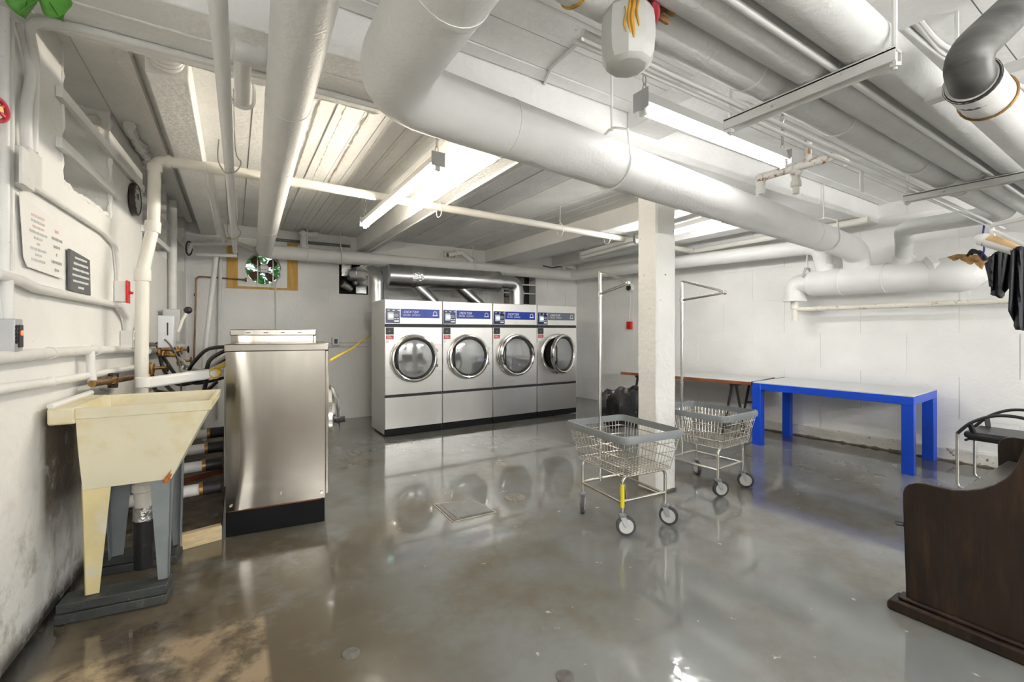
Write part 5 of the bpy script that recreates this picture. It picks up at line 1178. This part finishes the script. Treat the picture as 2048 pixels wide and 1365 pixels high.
MB().box(hc.x-0.035, hc.x+0.045, yf-0.036, yf+0.02, 2.105, 2.19).build('terminal_box', m_house, mt, bevel=0.006)
for k in range(4):
    a0 = 0.7+k*PI/2; b_ = MB()
    pts = [(0.05, -0.20), (0.10, -0.33), (0.17, -0.38), (0.20, -0.15), (0.20, 0.20), (0.15, 0.36), (0.08, 0.30), (0.05, 0.16)]
    b_.extrude([hc+Vector((r*math.cos(a0+da), 0.085+da*0.05, r*math.sin(a0+da))) for r, da in pts], (0, 0.004, 0))
    b_.build('blade', m_blade, fan)
for x in (0.272, 0.455): MB().bar((x, yf-0.018, 1.925), (x, yf-0.018, 2.44), 0.012, 0.028, (0, 1, 0)).build('guard_bar', m_greyplate, fan)
MB().bar((0.27, yf-0.02, 2.115), (0.46, yf-0.02, 2.10), 0.010, 0.020, (0, 1, 0)).build('guard_bar', m_greyplate, fan)
MB().bar((0.13, yf-0.02, 2.15), (0.28, yf-0.02, 2.145), 0.008, 0.014, (0, 1, 0)).build('guard_bar', m_greyplate, fan)
MB().tube(smooth_path([(0.535, yf-0.02, 2.15), (0.55, yf-0.02, 2.06), (0.50, yf-0.02, 1.98), (0.485, yf-0.01, 1.86)], 5), 0.010, 6).build('flex_cable', m_conduit, fan)
# plants outside the fan
rn = random.Random(21)
for pl in range(2):
    bc_ = Vector((0.10+0.50*pl, 7.62, 1.3))
    t = thing('outdoor_shrub', ('leafy green shrub outside seen through the left of the fan', 'leafy green shrub outside seen through the right of the fan')[pl], 'shrub', bc_, group='shrubs outside the fan')
    MB().tube([bc_, bc_+Vector((0.02, 0.05, 1.2))], [0.02, 0.006], 8).build('stem', m_timber, t)
    lv = MB()
    for k in range(260):
        c_ = bc_+Vector((rn.uniform(-0.30, 0.30), rn.uniform(-0.15, 0.25), rn.uniform(0.35, 1.25))); u_ = Vector((rn.uniform(-1, 1), rn.uniform(-1, 0.4), rn.uniform(-0.5, 1))).normalized(); v_ = u_.orthogonal().normalized(); L_ = rn.uniform(0.08, 0.15); w_ = L_*0.3
        lv.add([c_, c_+u_*L_*0.5+v_*w_, c_+u_*L_, c_+u_*L_*0.5-v_*w_], [(0, 1, 2, 3)])
    f_ = lv.build('foliage', m_leaf if pl == 0 else m_leaf, t); f_['kind'] = 'stuff'
# ================================================================ SMALL WALL THINGS
def on_left(y, z, off): return Vector((WL(y)+off, y, z))
PZ = math.atan(0.05)
RL = (PI/2, 0, PI/2-PZ)      # text on the left wall, read from the room
po = thing('poster', 'white laminated poster with faded red and grey lines on the left wall', 'poster', on_left(2.77, 1.56, 0.01))
pa = [on_left(2.54, 1.855, 0.012), on_left(2.985, 1.800, 0.012), on_left(2.985, 1.553, 0.012), on_left(2.610, 1.566, 0.012), on_left(2.578, 1.60, 0.012)]
MB().extrude(pa[::-1], (0.002, 0, 0)).build('sheet', m_paper, po)
def bars(rows, parent, y_c, wid, z_top, dz, hgt, off, seed):
    rn_ = random.Random(seed)
    for k, (w_, m_) in enumerate(rows):
        z = z_top-dz*k; y_ = y_c-w_*wid/2; n_ = max(2, int(w_*10)); b_ = MB()
        while y_ < y_c+w_*wid/2-0.004:
            g_ = rn_.uniform(0.006, 0.013); h_ = hgt*rn_.uniform(0.7, 1.0)
            c0 = on_left(y_, z, off); c1 = on_left(min(y_+g_, y_c+w_*wid/2), z, off)
            b_.obox((c0+c1)/2, (0.0012, (c1-c0).length, h_)); y_ += g_+0.003
        b_.build('print_line', m_, parent, smooth=0)
bars([(0.75, m_printpink), (0.8, m_printpale), (0.65, m_printpink), (1.0, m_printpale), (0.5, m_printpale), (0.2, m_printpink), (0.9, m_printpale), (0.35, m_printpale), (0.8, m_printpale)], po, 2.71, 0.17, 1.792, 0.0235, 0.011, 0.0155, 1)
bars([(0.35, m_printred), (1.0, m_printgrey), (0.65, m_printgrey), (0.14, m_printred), (1.0, m_printgrey), (0.42, m_printgrey)], po, 2.905, 0.12, 1.765, 0.036, 0.014, 0.0155, 2)
sg = thing('wall_sign', 'dark grey sign with pale lettering beside the poster', 'sign', on_left(3.2, 1.50, 0.01))
MB().extrude([on_left(3.055, 1.712, 0.008), on_left(3.345, 1.695, 0.008), on_left(3.36, 1.50, 0.008), on_left(3.06, 1.505, 0.008)][::-1], (0.010, 0, 0)).build('board', m_sign, sg)
bars([(0.7, m_print), (0.85, m_print), (0.95, m_print), (1.0, m_print), (0.9, m_print), (0.35, m_print)], sg, 3.205, 0.25, 1.678, 0.030, 0.013, 0.0192, 3)
ck = thing('wall_clock', 'round wall clock with dark rim on the pier of the left wall', 'clock', on_left(4.30, 2.18, 0.02))
cc = on_left(4.32, 2.285, 0.0)
MB().lathe([(0.105, 0.0), (0.120, 0.012), (0.118, 0.036), (0.105, 0.042), (0.100, 0.03)], cc, (1, -0.05, 0), 36, True).build('rim', m_clockrim, ck)
MB().lathe([(0.0, 0.0), (0.106, 0.0), (0.106, 0.036), (0.0, 0.036)], cc, (1, -0.05, 0), 32).build('face', m_clockface, ck)
n_ = Vector((1, -0.05, 0)).normalized()
MB().bar(cc+n_*0.040, cc+n_*0.040+Vector((0, 0.02, 0.05)), 0.008, 0.003, n_).build('hand', m_black, ck)
MB().bar(cc+n_*0.041, cc+n_*0.041+Vector((0, -0.06, 0.03)), 0.006, 0.003, n_).build('hand', m_black, ck)
for k in range(12):
    a = k*PI/6; p_ = cc+n_*0.037+Vector((0, 0.083*math.cos(a), 0.083*math.sin(a))); MB().obox(p_, (0.002, 0.010, 0.010)).build('hour_mark', m_black, ck)
sw = thing('emergency_switch', 'white switch box with red plate and toggle on the left wall', 'switch', on_left(4.05, 1.50, 0.02))
c = LP(243, 584, 0.03)
MB().obox(c, (0.06, 0.10, 0.14)).build('box', m_conduit, sw, bevel=0.004)
rp_ = MB().obox(c+Vector((0.034, 0, 0)), (0.008, 0.105, 0.15)).build('red_plate', m_red, sw, bevel=0.003)
MB().cyl(c+Vector((0.036, 0, 0)), c+Vector((0.060, 0, -0.008)), 0.009, 10).build('toggle', m_red, rp_)
ob = thing('outlet_box', 'steel outlet box with chrome plate below the red switch', 'electrical box', LP(256, 693, 0.03))
c = LP(256, 679, 0.035)
MB().obox(c, (0.07, 0.09, 0.12)).build('box', m_conduit, ob, bevel=0.004)
MB().obox(c+Vector((0.038, 0, 0)), (0.006, 0.095, 0.125)).build('plate', m_chrome, ob, bevel=0.002)
MB().obox(c+Vector((0.042, 0, 0)), (0.004, 0.03, 0.07)).build('socket', m_black, ob)
tmr = thing('timer_box', 'grey steel timer box with dark window and glowing red light at the left edge', 'electrical box', LP(18, 703, 0.03))
c = LP(17, 673, 0.028)
MB().obox(c, (0.055, 0.075, 0.130)).build('box', m_greyplate, tmr, bevel=0.004)
wn = MB().obox(c+Vector((0.029, 0.008, 0.0)), (0.006, 0.036, 0.085)).build('window', m_blackpl, tmr)
MB().ball(c+Vector((0.033, 0.010, 0.012)), (0.004, 0.010, 0.010), 10, 6).build('pilot_light', mat('red pilot light', (0.8, 0.05, 0.02), 0.3, emit=((1.0, 0.10, 0.04), 1.5)), tmr)
for k in range(5): MB().ring(c+Vector((0.029, -0.028, 0.035-0.014*k)), (1, 0, 0), 0.006, 0.002, 10, 5).build('perforation', m_black, tmr)
vw = thing('stop_valve', 'red valve handwheel at the left edge high on the wall', 'valve', LP(3, 235, 0.06))
c = LP(-6, 218, 0.06)
MB().ring(c, (1, -0.4, 0), 0.038, 0.008, 20, 8).build('hand_wheel', m_redwheel, vw)
sp_ = MB()
for k in range(5):
    a = 2*PI*k/5; n_ = Vector((1, -0.4, 0)).normalized(); x_ = n_.orthogonal().normalized(); y_ = n_.cross(x_); sp_.bar(c, c+(x_*math.cos(a)+y_*math.sin(a))*0.038, 0.009, 0.007, n_)
sp_.build('spokes', m_redwheel, vw)
MB().cyl(c-n_*0.06, c+n_*0.012, 0.010, 10).build('stem', m_brass, vw)
ou = thing('outlet_box', 'steel outlet box on the back wall above the washer', 'electrical box', onB(670, 692, 0.03))
c = onB(671, 683, 0.03)
MB().obox(c, (0.10, 0.06, 0.12)).build('box', m_greyplate, ou, bevel=0.004)
MB().obox(c-Vector((0, 0.032, 0)), (0.045, 0.006, 0.07)).build('socket', m_blackpl, ou)
pa_ = onB(737, 671, 0.25)
tag(MB().tube(smooth_path([onY(660, 722, 3.9)+Vector((0, 0, 0)), onY(675, 713, 4.3), onY(705, 697, 5.2), onY(722, 683, 5.8), onY(739, 672, 6.3)], 6), 0.011, 8).build('extension_cord', m_yellowcord), 'yellow extension cord running from the washers to the dryers', 'cord')
rd = thing('alarm_pull', 'small red box on a cord on the right wall', 'alarm', onR(1258, 660, 0.02))
c = onR(1259, 651, 0.03)
MB().obox(c, (0.05, 0.10, 0.13)).build('box', m_red, rd, bevel=0.006)
MB().tube([c+Vector((-0.01, 0, 0.06)), onR(1261, 590, 0.02)], 0.006, 6).build('cord', m_conduit, rd)
dt = thing('alarm_bell', 'round dark sensor above the red box on the right wall', 'alarm', onR(1262, 582, 0.03))
c = onR(1262, 576, 0.0)
MB().lathe([(0.075, 0.0), (0.075, 0.03), (0.055, 0.05)], c, (-1, 0.07, 0), 22).build('base', m_house, dt)
MB().lathe([(0.050, 0.03), (0.050, 0.07), (0.02, 0.085)], c, (-1, 0.07, 0), 22).build('lens', m_blackpl, dt)
# leaf of a trailing plant at the top left
lf = thing('trailing_plant', 'trailing plant with one broad green leaf hanging at the top left corner', 'plant', (-0.64, 2.42, 2.5))
def leafblade(tip, base, side, w, curl, name):
    tip = Vector(tip); base = Vector(base); d = tip-base; s = Vector(side).normalized(); nrm = d.cross(s).normalized(); m_ = MB(); n1, n2 = 10, 6
    for i in range(n1+1):
        t_ = i/n1; ww = w*math.sin(PI*min(0.98, (t_*0.86+0.10)))**0.8*(1 if t_ < 0.98 else 0.1)
        for j in range(-n2, n2+1):
            v_ = j/n2; m_.v.append(base+d*t_+s*v_*ww+nrm*(curl*abs(v_)**1.5*ww+0.012*math.sin(5*t_+3*v_)))
    k_ = 2*n2+1
    for i in range(n1):
        for j in range(2*n2): m_.f.append((i*k_+j, i*k_+j+1, (i+1)*k_+j+1, (i+1)*k_+j))
    o = m_.build(name, m_leaf, lf); s_ = o.modifiers.new('solid', 'SOLIDIFY'); s_.thickness = 0.002
    MB().tube([base, base+d*0.5+nrm*0.004, tip], [0.003, 0.002, 0.001], 6).build('midrib', m_leafdark, o)
b0 = gd(72, -40, 1.50)
leafblade(gd(122, 40, 1.49), b0, (RT[0], RT[1], 0.35), 0.052, -0.45, 'leaf')
leafblade(gd(44, 34, 1.51), b0, (RT[0], RT[1], -0.3), 0.050, 0.5, 'leaf')
MB().tube(smooth_path([b0, b0+Vector((-0.02, 0.01, 0.03)), Vector((b0.x-0.03, 2.16, BEAMZ+0.004))], 4), 0.004, 6).build('stem', m_leafdark, lf)
